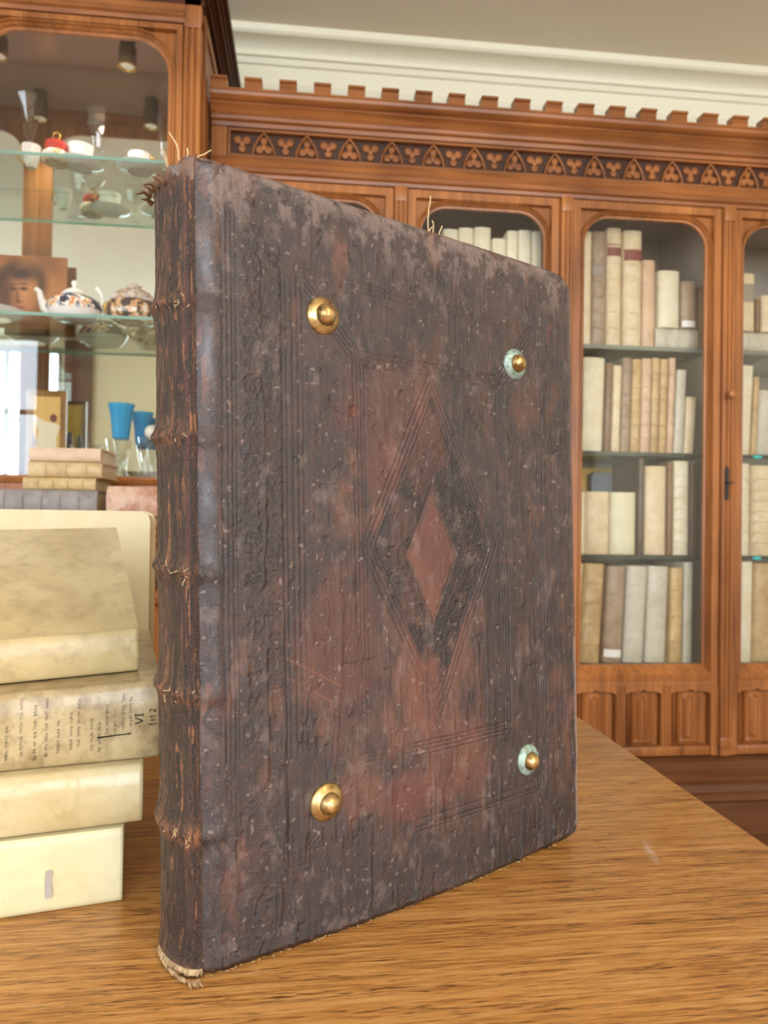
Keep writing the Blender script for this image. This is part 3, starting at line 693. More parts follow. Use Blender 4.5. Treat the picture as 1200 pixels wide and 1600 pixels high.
# stripes of cut panel in the glass: etched white panel
def cup(x, V, z, r, h, label, group, rotz=0):
    o = thing('teacup', label, 'cup', (x, V, z), rotz, group)
    MB().lathe(shell([(r * .45, 0), (r * .5, .003), (r * .75, h * .25), (r * .92, h * .6), (r, h)], .0018), 24, None, cap=False).build('bowl', M['porc'], o, 40)
    MB().lathe([(r * .45, .001), (r * .2, .002), (.0004, .003)], 24).build('foot', M['porc'], o, 40)
    pts = [(r * .9 + r * .55 * math.sin(PI * q / 8), 0, h * .2 + h * .65 * q / 8) for q in range(9)]
    hd = MB().tube(pts, .0028, 8).build('handle', M['gilt'], o, 60); hd['label'] = 'gilded handle'
    return o
gc = 'white teacups on the upper cabinet shelf'
# saucers the cups stand on
for (px_, V_, r_, lab, kind) in ((44, 1.96, .0, '', 0), ):
    pass
def saucer(x, V, z, r, label, group):
    o = MB().lathe(shell([(r * .5, 0), (r * .55, .002), (r * .8, .006), (r, .013)], .002), 32, None, cap=False)
    o.lathe([(r * .52, .001), (.0004, .0015)], 32)
    b = o.build('saucer', M['porc'], None, 40); b.location = (x, V, z); return tag(b, label, 'saucer', group)
gs = 'white saucers on the upper cabinet shelf'
x1_ = px_obj(121, 1.975); saucer(x1_, 1.975, SZ1 + .0005, .060, 'white saucer under the cup beside the red-topped jar', gs); o = cup(x1_, 1.975, SZ1 + .004, .033, .055, 'white teacup just right of the red-topped jar', gc, 2.5)
x2_ = px_obj(214, 1.975); saucer(x2_, 1.975, SZ1 + .0005, .060, 'white saucer under the right-hand teacup on the upper shelf', gs); cup(x2_, 1.975, SZ1 + .004, .032, .042, 'white teacup nearest the slender glass at the right of the upper shelf', gc, -.3)
x3_ = px_obj(44, 1.99); cup(x3_, 1.99, SZ1 + .0005, .024, .058, 'small white and gold cup behind the tall wine glass', gc, PI)
# red-topped jar
x_ = px_obj(83, 1.958); jr = thing('porcelain_jar', 'white and gold porcelain jar with red lid and ring knob', 'jar', (x_, 1.958, SZ1 + .0006))
MB().lathe([(.030, 0), (.034, .004), (.036, .018), (.033, .026), (.028, .030), (.0005, .030)], 24).build('body', vellum('jar_painted', (238, 230, 214), (226, 200, 150), (186, 140, 70), amt=.9, sc=2.5, rough=.15, spot=.55), jr, 40)
MB().lathe([(.027, .030), (.028, .034), (.029, .046), (.024, .056), (.012, .062), (.0005, .063)], 10).build('lid', vellum('jar_red', (186, 54, 44), (206, 84, 62), (140, 34, 30), rough=.15), jr, 25)
MB().tube([(.009 * math.cos(2 * PI * q / 12), 0, .073 + .010 * math.sin(2 * PI * q / 12)) for q in range(13)], .0022, 8).build('ring_knob', M['gilt'], jr, 60)
# glass bowl behind
x_ = px_obj(122, 2.06); glass_vessel('glass_dish', x_, 2.06, SZ1 + .0006, [(.004, .030), (.018, .040), (.034, .060), (.036, .072)], .004, .02, 'wide low crystal dish behind the teacups on the upper shelf', 'dish', n=10)

# imari style teapot and sugar box on the middle shelf
imari = NT('imari_pattern'); v = imari.coords((1, 1, 1)); a = imari.noise(v, 42, 3, .5, .5)
c = imari.ramp(a, [(.30, (40, 32, 58)), (.46, (50, 36, 60)), (.475, (240, 232, 222)), (.51, (236, 210, 186)), (.54, (206, 124, 84)), (.59, (204, 158, 80)), (.66, (240, 226, 206))], 'CONSTANT')
z_ = imari.n('ShaderNodeSeparateXYZ'); imari.l(v, z_.inputs[0])
zr = imari.ramp(z_.outputs[2], [(.026, WW), (.030, BB)])
c = imari.mix(zr, c, (242, 236, 230)); M['imari'] = imari.fin(c, .1, .6)
x_ = px_obj(116, 1.98)
tp = thing('teapot', 'low white teapot with dark blue and gold painted panels beside the portrait', 'teapot', (x_, 1.98, SZ2 + .0004), 0)
MB().lathe([(.040, 0), (.046, .003), (.060, .020), (.066, .036), (.060, .052), (.040, .066), (.028, .070), (.0005, .070)], 28, Matrix.Diagonal((1.1, .85, 1, 1))).build('body', M['imari'], tp, 50)
MB().lathe([(.032, .069), (.033, .073), (.022, .083), (.010, .088), (.006, .093), (.0095, .101), (.007, .108), (.0005, .110)], 24).build('lid', M['porc'], tp, 50)
MB().tube([(-.058, 0, .022), (-.076, 0, .034), (-.086, 0, .058), (-.090, 0, .076), (-.100, 0, .084)], [.017, .013, .009, .0075, .006], 12).build('spout', M['porc'], tp, 60)
MB().tube([(.054 + .018 * math.sin(PI * q / 10), 0, .026 + .032 * (1 - math.cos(PI * q / 10))/1.0) for q in range(11)], .0055, 10).build('handle', M['porc'], tp, 60)
x_ = px_obj(209, 1.98)
im2 = NT('brown_gold_pattern'); a = im2.noise(im2.coords(), 46, 3, .5, .5); M['brown_gold'] = im2.fin(im2.ramp(a, [(.30, (62, 40, 38)), (.46, (92, 58, 44)), (.48, (214, 168, 110)), (.55, (196, 128, 84)), (.60, (238, 226, 208)), (.68, (206, 160, 90))], 'CONSTANT'), .1, .6)
sb = thing('tureen', 'covered sugar box with brown, gold and white pattern by the leather spine', 'sugar box', (x_, 1.98, SZ2 + .0004), 0)
MB().lathe([(.044, 0), (.050, .003), (.060, .018), (.062, .040), (.058, .054), (.050, .060), (.0005, .060)], 8, Matrix.Rotation(PI / 8, 4, 'Z') @ Matrix.Diagonal((1.12, .8, 1, 1))).build('body', M['brown_gold'], sb, 30)
MB().lathe([(.054, .060), (.056, .065), (.046, .080), (.026, .092), (.014, .095), (.014, .098), (.018, .102), (.010, .106), (.0005, .106)], 8, Matrix.Rotation(PI / 8, 4, 'Z') @ Matrix.Diagonal((1.12, .8, 1, 1))).build('lid', vellum('sugar_lid', (240, 232, 220), (206, 164, 110), (104, 68, 50), amt=.9, sc=2.0, rough=.12, spot=.55), sb, 30)
for sg in (-1, 1):
    MB().tube([(sg * (.062 + .014 * math.sin(PI * q / 8)), 0, .024 + .034 * q / 8) for q in range(9)], .005, 8).build('handle', M['gilt'], sb, 60)
# portrait panel leaning on the middle shelf; the painted face lies in the panel's own material
PV = 2.075
pm = NT('painted_portrait'); co_ = pm.n('ShaderNodeTexCoord'); wob_ = pm.noise(co_.outputs['Object'], 30, 3)
def ell(px, py, rx, rz, soft, rot=0):
    cx, cz = at(px, py, PV); mp_ = pm.n('ShaderNodeMapping'); mp_.vector_type = 'TEXTURE'
    mp_.inputs['Location'].default_value = (cx, PV, cz); mp_.inputs['Scale'].default_value = (rx, 1, rz); mp_.inputs['Rotation'].default_value = (0, rot, 0)
    pm.l(co_.outputs['Object'], mp_.inputs[0]); ln_ = pm.n('ShaderNodeVectorMath', operation='LENGTH'); pm.l(mp_.outputs[0], ln_.inputs[0])
    return pm.ramp(pm.math('MULTIPLY', pm.math('ADD', ln_.outputs['Value'], pm.math('MULTIPLY', pm.math('SUBTRACT', wob_, .5), .25)), .5), [(max(1 - soft, 0) * .5, WW), (min((1 + soft) * .5, 1), BB)])
c = pm.ramp(pm.noise(co_.outputs['Object'], 9, 4), [(.3, (122, 74, 40)), (.6, (164, 106, 58)), (.75, (178, 120, 70))])
c = pm.mix(ell(36, 492, .075, .036, .5), c, (132, 78, 34))
c = pm.mix(ell(32, 447, .066, .070, .22), c, (40, 24, 17))
c = pm.mix(ell(33, 461, .046, .070, .22), c, (150, 92, 52))
c = pm.mix(ell(38, 452, .026, .050, .8), c, (188, 126, 76))
c = pm.mix(ell(33, 428, .042, .018, .6), c, (56, 34, 24))
for ex_ in (20, 37): c = pm.mix(ell(ex_, 451, .0105, .0048, .6), c, (44, 24, 16)); c = pm.mix(ell(ex_, 444, .013, .0030, .7), c, (92, 56, 36))
c = pm.mix(ell(27, 463, .0050, .020, .8), c, (116, 68, 38)); c = pm.mix(ell(29, 471, .0095, .0045, .7), c, (104, 60, 34)); c = pm.mix(ell(30, 481, .014, .0040, .6), c, (120, 58, 42)); c = pm.mix(ell(8, 462, .018, .055, .7), c, (84, 48, 30))
M['portrait'] = pm.fin(c, .65, .25)
xl, xr = px_obj(-12, PV), px_obj(103, PV)
zp0, zp1 = SZ2 + .001, at(50, 400, PV)[1]
pt = MB().box(xl, xr, PV, PV + .008, zp0, zp1, .001).build('portrait_painting', M['portrait'], None, 0)
tag(pt, 'small brown portrait panel of a dark-haired face, left of the teapot', 'painting')
def disc(cx, cz, rx, rz, y, a0=0, a1=360, n=28, th=.0012):
    return MB().prism([(cx + rx * math.cos(math.radians(a0 + (a1 - a0) * k_ / n)), cz + rz * math.sin(math.radians(a0 + (a1 - a0) * k_ / n))) for k_ in range(n)], y - th, y, 'y')
o = MB().lathe([(.055, 0), (.058, .003), (.080, .012)], 32); 
b = MB().lathe(shell([(.040, 0), (.045, .002), (.062, .010), (.075, .024)], .002), 28, None, cap=False).build('dish', M['porc'], None, 40); b.location = (px_obj(-8, 1.99), 1.99, SZ2 + .0004); tag(b, 'white porcelain dish at the left edge before the portrait', 'dish')

# lower compartment
BZ = 1.160
FPV = 2.025
fp = thing('framed_picture', 'small gold-framed picture of a white-robed figure standing on the cabinet floor', 'picture', (0, 0, 0))
xa, xb = px_obj(44, FPV), px_obj(106, FPV); z1 = at(75, 610, FPV)[1]
za = BZ + .0006
ln = FPV + .01
MB().loops([[(xa, ln, za), (xb, ln, za), (xb, ln, z1), (xa, ln, z1)], [(xa, ln - .012, za), (xb, ln - .012, za), (xb, ln - .012, z1), (xa, ln - .012, z1)],
            [(xa + .016, ln - .008, za + .016), (xb - .016, ln - .008, za + .016), (xb - .016, ln - .008, z1 - .016), (xa + .016, ln - .008, z1 - .016)],
            [(xa + .016, ln, za + .016), (xb - .016, ln, za + .016), (xb - .016, ln, z1 - .016), (xa + .016, ln, z1 - .016)]]).build('frame', vellum('old_gilt_frame', (156, 116, 56), (134, 94, 44), (84, 56, 28), amt=.5, rough=.35), fp, 0)
MB().box(xa + .012, xb - .012, ln - .006, ln - .002, za + .012, z1 - .012).build('picture_ground', flat('picture_gold_ground', (214, 170, 82), .4), fp, 0)
xm_, zm_ = (xa + xb) / 2, (za + z1) / 2
fg = MB(); m_ = MB().prism([(xm_ - .030, zm_ - .055), (xm_ + .030, zm_ - .055), (xm_ + .026, zm_ - .01), (xm_ + .036, zm_ + .022), (xm_ + .022, zm_ + .030), (xm_ - .002, zm_ + .034), (xm_ - .036, zm_ + .052), (xm_ - .020, zm_ + .008)], ln - .008, ln - .006, 'y'); fg.add(m_.v, m_.f)
fg.build('robed_figure', flat('picture_white_robe', (226, 214, 180), .5), fp, 0)
m_ = disc(xm_ + .018, zm_ + .044, .009, .011, ln - .006, th=.002); m_.build('painted_head', flat('picture_brown', (112, 62, 34), .5), fp, 0)
disc(xm_ - .040, zm_ - .03, .012, .04, ln - .006, th=.0015).build('painted_cloak', flat('picture_red_brown', (104, 50, 36), .5), fp, 0)
# crystal and blue goblets
gb = 'goblets on the cabinet floor'
def goblet(px_, V_, top_py, r, mat, label, tw=1.25):
    x_, zt_ = at(px_, top_py, V_); h_ = zt_ - BZ
    o = thing('goblet', label, 'goblet', (x_, V_, BZ + .0005), 0, gb)
    z0_ = h_ * .52
    MB().lathe(shell([(r * .42, z0_), (r * .62, z0_ + .004), (r * .72, h_ * .72), (r * .85, h_ * .9), (r, h_)], .0015), 12, None, cap=False).build('bowl', mat, o, 25)
    MB().lathe([(r * .8, 0), (r * .75, .006), (r * .3, .016), (r * .22, z0_ * .5), (r * .36, z0_ * .66), (r * .5, z0_ * .9), (r * .55, z0_), (.0005, z0_ + .001)], 10).build('stem', M['crystal'], o, 25)
goblet(190, 1.985, 632, .036, M['blueglass'], 'bright blue flared glass goblet with clear stem, nearest the front')
goblet(223, 2.05, 645, .030, M['blueglass'], 'smaller blue goblet half hidden behind the bright blue one')
glass_vessel('crystal_goblet', px_obj(190, 1.93), 1.925, BZ + .0008, [(.005, .034), (.016, .044), (.030, .075), (.034, .098)], .005, .022, 'low cut-crystal goblet in front of the blue goblets', 'goblet', group=gb, n=10)
glass_vessel('crystal_goblet', px_obj(231, 1.92), 1.92, BZ + .0008, [(.004, .050), (.010, .060), (.018, .085), (.020, .105)], .0045, .018, 'slim clear goblet with tall stem right of the low crystal one', 'goblet', group=gb, n=10)
x_, z_ = at(238, 668, 1.96); o = thing('glass_decanter', 'clear glass decanter with round pearly stopper by the leather spine', 'decanter', (x_, 1.96, BZ + .0005))
MB().lathe([(.022, 0), (.024, .01), (.022, .05), (.010, .075), (.008, .10), (.012, .104), (.0005, .104)], 20).build('body', M['crystal'], o, 40)
MB().sphere((0, 0, .123), .020, .020, .020).build('stopper', flat('pearl_glass', (226, 220, 200), .15, .6), o, 60)
x_ = px_obj(138, 2.04); b = MB().lathe(shell([(.020, 0), (.022, .004), (.014, .02), (.018, .05), (.034, .075), (.044, .092)], .002), 14, None, cap=False); b = b.build('crystal_bowl', M['crystal'], None, 25); b.location = (x_, 2.04, BZ + .0005); tag(b, 'cut crystal bowl behind the stacked old books', 'bowl')
x_ = px_obj(157, 2.0); b = MB().lathe(shell([(.024, 0), (.026, .004), (.018, .03), (.020, .07), (.024, .085), (.028, .09)], .002), 14, None, cap=False).build('crystal_vase', M['crystal'], None, 25); b.location = (x_, 2.0, BZ + .0005); tag(b, 'squat crystal vase between the stacked books and blue goblet', 'vase')
x_ = px_obj(108, 1.95); b = MB().lathe(shell([(.022, 0), (.024, .003), (.036, .016), (.038, .030), (.034, .044)], .002), 24, None, cap=False).build('metal_bowl', flat('old_bronze', (176, 140, 74), .35, .5, .8), None, 40); b.location = (x_, 1.95, BZ + .0005); tag(b, 'small bronze bowl beside the gold-framed picture', 'bowl')
x_ = px_obj(112, 2.075); b = MB().lathe([(.020, 0), (.022, .004), (.018, .06), (.008, .10), (.006, .13), (.0005, .132)], 16).build('bottle', flat('dark_bottle', (40, 36, 48), .12, .6), None, 40); b.location = (x_, 2.075, BZ + .0005); tag(b, 'dark pointed bottle behind the gold-framed picture', 'bottle')

# ------------------------------------------------------------------ old books on the counter of the china cabinet
def fb_px(p0, p1, ytop, ybot, V, mat, label, bands=0, d_=.13, z0=None, rot=0):
    xa, zt_ = at(p0, ytop, V); xb, zb_ = at(p1, ybot, V)
    zb_ = zb_ if z0 is None else z0
    flat_book(xa, xb, zb_, zt_, V, d_, mat, label, 'old books piled on the cabinet counter', bands, rot); return zt_
grey_leather = vellum('grey_calf', (150, 142, 136), (132, 122, 118), (104, 92, 86), amt=.5)
z_ = fb_px(-28, 150, 763, 798, 1.62, grey_leather, 'large grey leather book at the bottom of the pile on the cabinet counter', 5, .2, z0=1.0568)
z_ = fb_px(34, 148, 745, 762, 1.64, VM['gold'], 'thin ochre book with ribbed spine on the grey leather book', 4, .15, z0=z_ + .0008)
z_ = fb_px(42, 158, 720, 745, 1.64, VM['tan'], 'ribbed tan book, second from top of the pile on the counter', 3, .15, z0=z_ + .0008)
fb_px(44, 156, 698, 720, 1.64, VM['pink'], 'worn pinkish book on top of the pile on the counter', 0, .15, z0=z_ + .0008)
worn = vellum('worn_paper_cover', (214, 184, 160), (196, 150, 122), (150, 84, 52), amt=.7, sc=.7, spot=.55)
xa, zt_ = at(165, 759, 1.60); xb, _ = at(262, 759, 1.60)
flat_book(xa, xb, 1.0568, zt_, 1.60, .16, worn, 'thick stained pinkish book lying right of the pile on the counter', 'old books piled on the cabinet counter')

# ------------------------------------------------------------------ table
TZ = .76
tb = thing('table', 'large oak table with open grain under the leather book', 'table', (.3285, .94, 0), math.radians(1.9))
cxs = .0
# right edge measured through two points of the photograph
(ex0, ey0), (ex1, ey1) = atz(905, 1121, TZ), atz(1199, 1321, TZ)
ang = math.atan2(ex0 - ex1, ey0 - ey1)
tb.location = (ex1, ey1, 0); tb.rotation_euler = (0, 0, -ang)
tt = MB().box(-1.55, 0, -.62, .62, TZ - .028, TZ, .0018); tt.build('tabletop', M['table'], tb, 30)
MB().box(-1.47, -.08, -.54, .54, TZ - .12, TZ - .028).build('apron', M['table'], tb, 0)
for a_, b_ in ((-1.43, -.5), (-.12, -.5), (-1.43, .5), (-.12, .5)):
    MB().lathe([(.02, 0), (.032, .03), (.028, .2), (.036, .45), (.03, .52), (.04, .56), (.04, TZ - .10)], 16, Matrix.Translation((a_, b_, 0))).build('leg', M['table'], tb, 35)
# where the pale scuff lies, in the table's own coordinates
inv = Matrix.Rotation(ang, 3, 'Z')
pa_, pb_ = [inv @ (Vector((*atz(*q, TZ), 0)) - Vector((ex1, ey1, 0))) for q in ((1006, 1313), (1028, 1352))]
md = (pa_ + pb_) / 2; dv_ = pb_ - pa_
SCUFF.inputs['Location'].default_value = (md.x, md.y, TZ); SCUFF.inputs['Rotation'].default_value = (0, 0, math.atan2(dv_.y, dv_.x)); SCUFF.inputs['Scale'].default_value = (dv_.length * .62, .0055, 1)

# ------------------------------------------------------------------ the large leather-bound book
H, W, T = .5376, .3785, .065
SH_X, LEAN = math.tan(.0216), math.tan(.0137)
AX, AY = -.1117 * math.cos(YAW) + .4669 * math.sin(YAW), .1117 * math.sin(YAW) + .4669 * math.cos(YAW)
HEAD = .6357 - YAW
big = thing('antique_book', 'huge standing book in worn dark brown leather with brass bosses', 'book', (AX, AY, TZ + .001), HEAD)
rs = np.random.RandomState(3)
LAT = rs.rand(256, 256)
def vn(x, y):
    xi = np.floor(x).astype(int); yi = np.floor(y).astype(int); fx = x - xi; fy = y - yi
    fx = fx * fx * (3 - 2 * fx); fy = fy * fy * (3 - 2 * fy)
    g = lambda a, b: LAT[a % 256, b % 256]
    return (g(xi, yi) * (1 - fx) + g(xi + 1, yi) * fx) * (1 - fy) + (g(xi, yi + 1) * (1 - fx) + g(xi + 1, yi + 1) * fx) * fy
def fbm(x, y, o=5, r=.55):
    s = 0; a = 1; n = 0
    for k_ in range(o):
        s = s + a * vn(x * 2 ** k_ + 17.3 * k_, y * 2 ** k_ + 9.1 * k_); n += a; a *= r
    return s / n
def sst(a, b, x): q = np.clip((x - a) / (b - a), 0, 1); return q * q * (3 - 2 * q)
def gs_(x, s): return np.exp(-(x / s) ** 2)
BANDS = (.0923, .183, .264, .3526, .4413)

def np_mesh(name, P, faces, attrs, mat, parent, smooth=True):
    me = bpy.data.meshes.new(name); me.from_pydata(P.reshape(-1, 3).tolist(), [], faces.tolist() if hasattr(faces, 'tolist') else faces)
    for k_, a in attrs.items():
        at_ = me.attributes.new(k_, 'FLOAT', 'POINT'); at_.data.foreach_set('value', np.ascontiguousarray(a.ravel(), dtype=np.float32))
    if smooth: me.polygons.foreach_set('use_smooth', [True] * len(me.polygons))
    me.materials.append(mat)
    o = bpy.data.objects.new(name, me); COL.objects.link(o); o.parent = parent; return o
def grid_faces(ny, nx):
    i = np.arange(ny - 1)[:, None] * nx + np.arange(nx - 1)[None, :]
    return np.stack([i, i + 1, i + nx + 1, i + nx], -1).reshape(-1, 4)

# leather material driven by wear masks
def leather(name, base, warm, rub, dark, red, dust, rough=.26, spec=.66):
    t = NT(name); v = t.coords()
    n1 = t.noise(v, 60, 5, .6, .3); n2 = t.noise(v, 900, 4, .7); n3 = t.noise(t.coords((300, 300, 45)), 1.0, 3, .6)
    c = t.mix(t.ramp(n1, [(.40, BB), (.62, WW)]), base, warm)
    c = t.mix(t.attr('red'), c, red)
    c = t.mix(t.attr('wear'), c, rub)
    c = t.mix(t.attr('dark'), c, dark)
    c = t.mix(t.attr('dust'), c, dust)
    c = t.mix(t.math('MULTIPLY', t.ramp(n2, [(.54, BB), (.66, WW)]), .42), c, rub)
    c = t.mix(t.math('MULTIPLY', t.ramp(n2, [(.34, WW), (.46, BB)]), .55), c, dark)
    r = t.math('ADD', rough, t.math('MULTIPLY', t.attr('wear'), .22)); r = t.math('ADD', r, t.math('MULTIPLY', t.attr('dust'), .2))
    r = t.math('ADD', r, t.math('MULTIPLY', n2, .10)); r = t.math('SUBTRACT', r, t.math('MULTIPLY', t.attr('gloss'), .10))
    t.bump(t.math('MULTIPLY', t.math('ADD', t.math('MULTIPLY', n2, .7), t.math('MULTIPLY', n3, .5)), t.math('SUBTRACT', 1.0, t.math('MULTIPLY', t.attr('gloss'), .8))), .55, .0026)
    return t.fin(c, r, spec)
M['leather'] = leather('worn_brown_leather', (46, 36, 36), (66, 47, 41), (130, 82, 62), (26, 22, 23), (100, 52, 42), (140, 118, 108))
M['spine_leather'] = leather('worn_spine_leather', (46, 34, 24), (62, 46, 30), (142, 92, 60), (26, 19, 15), (84, 42, 40), (140, 104, 74), .46, .4)

NX, NY = 470, 660
def cover_grid():
    i = np.linspace(0, 1, NX); j = np.linspace(0, 1, NY)
    t_ = (j * H)[:, None] * np.ones((1, NX)); rc = .032
    db = np.minimum(j * H, (1 - j) * H)
    cut = np.where(db < rc, rc - np.sqrt(np.maximum(rc ** 2 - (rc - db) ** 2, 0)), 0) * np.where(j > .5, 1.0, .62)
    wv = .0012 * (fbm(j * 14, j * 0 + 3.3) - .5) * 2
    s_ = i[None, :] * (W - cut + wv)[:, None]
    return s_, t_
s_, t_ = cover_grid()
ds_edge = np.minimum(W - s_, 1); dt_edge = np.minimum(t_, H - t_)
h = np.zeros_like(s_)
# bowed board, rounded shoulder at the joint, swelling where the bands enter the board
bow = .010 * np.sin(PI * np.clip(s_ / W, 0, 1)) * (1 - t_ / H) ** 1.5
h += bow
h += -26.0 * np.maximum(.0140 - s_, 0) ** 2 - .0006 * gs_(s_ - .0150, .0025)
for b_ in BANDS: h += .0030 * gs_(t_ - b_ + .002, .0055) * np.exp(-np.clip(s_, 0, 1) / .012)
# large waves and puckers
h += .0018 * (fbm(s_ * 14, t_ * 9) - .5) + .0012 * (fbm(s_ * 60 + 5, t_ * 22 + 8) - .5)
fine = fbm(s_ * 210, t_ * 120, 3); h += .00045 * (fine - .5)
vert = fbm(s_ * 190 + 40, t_ * 26 + 11, 3); low = sst(.36, .05, t_)
h += .0009 * np.maximum(vert - .56, 0) * 5 * (.35 + .65 * low)
pits = fbm(s_ * 150 + 71, t_ * 130 + 3, 3); h -= .0009 * sst(.70, .82, pits) * sst(.013, .022, s_)
def groove(x, s=.00075): return gs_(x, s)
lines = np.zeros_like(s_)
wob = .0008 * (fbm(t_ * 10, t_ * 0 + 1.7, 2) - .5)
tm = lambda a, b: ((t_ > a) & (t_ < b)).astype(float)
for x_ in (.0165, .0200, .0235, .0262): lines += groove(s_ - x_ - wob) * tm(.02, .505)
for x_ in (.0608, .0640, .0690, .0735, .0775): lines += groove(s_ - x_ - wob) * tm(.05, .47)
for x_ in (.3165, .3200, .3235, .3262, .330): lines += groove(s_ - x_ - wob) * tm(.02, .505)
for x_ in (.345, .3485): lines += .7 * groove(s_ - x_ - wob) * tm(.03, .48)
for z_ in (.0560, .0590, .0650): lines += .8 * groove(t_ - z_) * ((s_ > .06) & (s_ < .32))
for z_ in (.4720, .4755, .4790): lines += .6 * groove(t_ - z_) * ((s_ > .06) & (s_ < .32))
# inner frame
fl, fr_, fb, ft = .1205, .2810, .1140, .4260
for k_ in (0, .0035, .007, .0100):
    lines += groove(s_ - fl - k_ - wob) * tm(fb + k_, ft - k_) * np.where(t_ < .25, .45, 1) + groove(s_ - fr_ + k_ - wob) * tm(fb + k_, ft - k_)
    lines += .9 * groove(t_ - ft + k_) * ((s_ > fl) & (s_ < fr_)) + .9 * groove(t_ - fb - k_) * ((s_ > fl) & (s_ < fr_))
# mitre lines from the frame corners out through the bosses
for (cx, cz, ox, oz) in ((fl, ft, .076, .470), (fr_, ft, .3165, .470), (fl, fb, .076, .066), (fr_, fb, .3165, .066)):
    d_ = np.array([ox - cx, oz - cz]); L_ = np.hypot(*d_); d_ /= L_; al = (s_ - cx) * d_[0] + (t_ - cz) * d_[1]; pe = -(s_ - cx) * d_[1] + (t_ - cz) * d_[0]
    for k_ in (-.0052, -.0018, .0018, .0052): lines += groove(pe - k_) * ((al > -.003) & (al < L_))
# lozenge
lc, lz, lw, lh = .1965, .2790, .0715, .1420
q_ = np.abs(s_ - lc) / lw + np.abs(t_ - lz) / lh; nrm = 1 / math.hypot(1 / lw, 1 / lh)
for k_ in (0, .004, .008, .0115): lines += groove((1 - q_) * nrm - k_, .0008)
q2 = np.abs(s_ - .1940) / .0265 + np.abs(t_ - .2710) / .0530
lines += .7 * groove((q2 - 1) / math.hypot(1 / .0265, 1 / .053), .0009)
lines *= np.where((t_ < .135) & (s_ < .17), .35, 1.0) * (.65 + .7 * (fbm(s_ * 18 + 9, t_ * 14 + 77, 3) - .25))
h -= .00095 * np.minimum(lines, 1.3)
# blind-stamped scroll columns
def scroll(sc, per, ph, rad):
    k_ = np.round((t_ - ph) / per); tc = ph + k_ * per; dx, dz = s_ - sc, t_ - tc; r = np.hypot(dx, dz); a = np.arctan2(dz, dx)
    p = gs_(r - rad, .0009) + .8 * gs_(r - rad * .62, .0008) * (np.cos(6 * a) > -.2) + .8 * gs_(r, .0016) + .7 * gs_(r - rad * (.55 + .35 * np.cos(5 * a + k_)), .0008)
    mid = ph + (np.floor((t_ - ph) / per) + .5) * per; dz2 = t_ - mid; r2 = np.hypot(dx, dz2); a2 = np.arctan2(dz2, dx)
    p += .8 * gs_(np.abs(dx) - .0045 - .002 * np.cos(dz2 * 700), .0008) * (np.abs(dz2) < per * .32) + .6 * gs_(r2 - .0035 * (1 + .4 * np.cos(4 * a2)), .0009)
    return np.minimum(p, 1.2)
col1 = ((s_ > .0285) & (s_ < .0452)).astype(float); col2 = ((s_ > .0452) & (s_ < .0600)).astype(float)
fade = .45 + .55 * sst(.10, .2, t_); fade = fade * (.5 + fbm(s_ * 40, t_ * 18 + 5, 2))
h += .00085 * (scroll(.0368, .0270, .013, .0068) * col1 + .8 * scroll(.0525, .0270, .0265, .0062) * col2) * fade * tm(.03, .50)
h += .0016 * gs_(s_ - .0447 - .0012 * (fbm(t_ * 60, t_ * 0 + 8, 2) - .5) * 2, .0013) * sst(.35, .6, fbm(t_ * 30, s_ * 12, 2)) * tm(.12, .47)
# stamped band between the lozenges
band = ((q_ < .86) & (q2 > 1.05)).astype(float)
st = np.zeros_like(s_)
cell = .0098; sw_ = .82 * s_ - .57 * t_ + .010 * (fbm(s_ * 40 + 3, t_ * 40, 3) - .5); tw_ = .57 * s_ + .82 * t_ + .010 * (fbm(s_ * 40 + 63, t_ * 40 + 9, 3) - .5)
si = np.floor(sw_ / cell); ti = np.floor(tw_ / cell); dx, dz = sw_ - (si + .5) * cell, tw_ - (ti + .5) * cell; r = np.hypot(dx, dz); a = np.arctan2(dz, dx)
st = gs_(r - .0036 * (1 + .25 * np.cos(3 * a + ti)), .0008) + gs_(r - .0019 * (1 + .5 * np.cos(4 * a + si)), .0008)
h += band * (.0007 * st - .0003) * (.3 + fbm(s_ * 60, t_ * 50, 2))
# worn hole and scratches
def seg_d(ax, az, bx, bz):
    vx, vz = bx - ax, bz - az; u = np.clip(((s_ - ax) * vx + (t_ - az) * vz) / (vx * vx + vz * vz), 0, 1); return np.hypot(s_ - ax - u * vx, t_ - az - u * vz)
scr = gs_(seg_d(.0607, .2015, .1045, .1772), .0007) + gs_(seg_d(.058, .190, .098, .166), .0005) + gs_(seg_d(.265, .2655, .288, .264), .0007)
chip = gs_(np.hypot((s_ - .1203) / 1.1, t_ - .3801), .0052)
h -= .0012 * sst(.4, .7, chip)
# rounded board edges
ed = np.minimum(ds_edge, dt_edge); h -= .0042 * (1 - sst(0, .0055, ed)) ** 1.6
frayn = fbm(s_ * 260, s_ * 0 + 2, 3)
t_w = t_ - (.0022 * (frayn - .35)) * sst(.004, 0, t_)
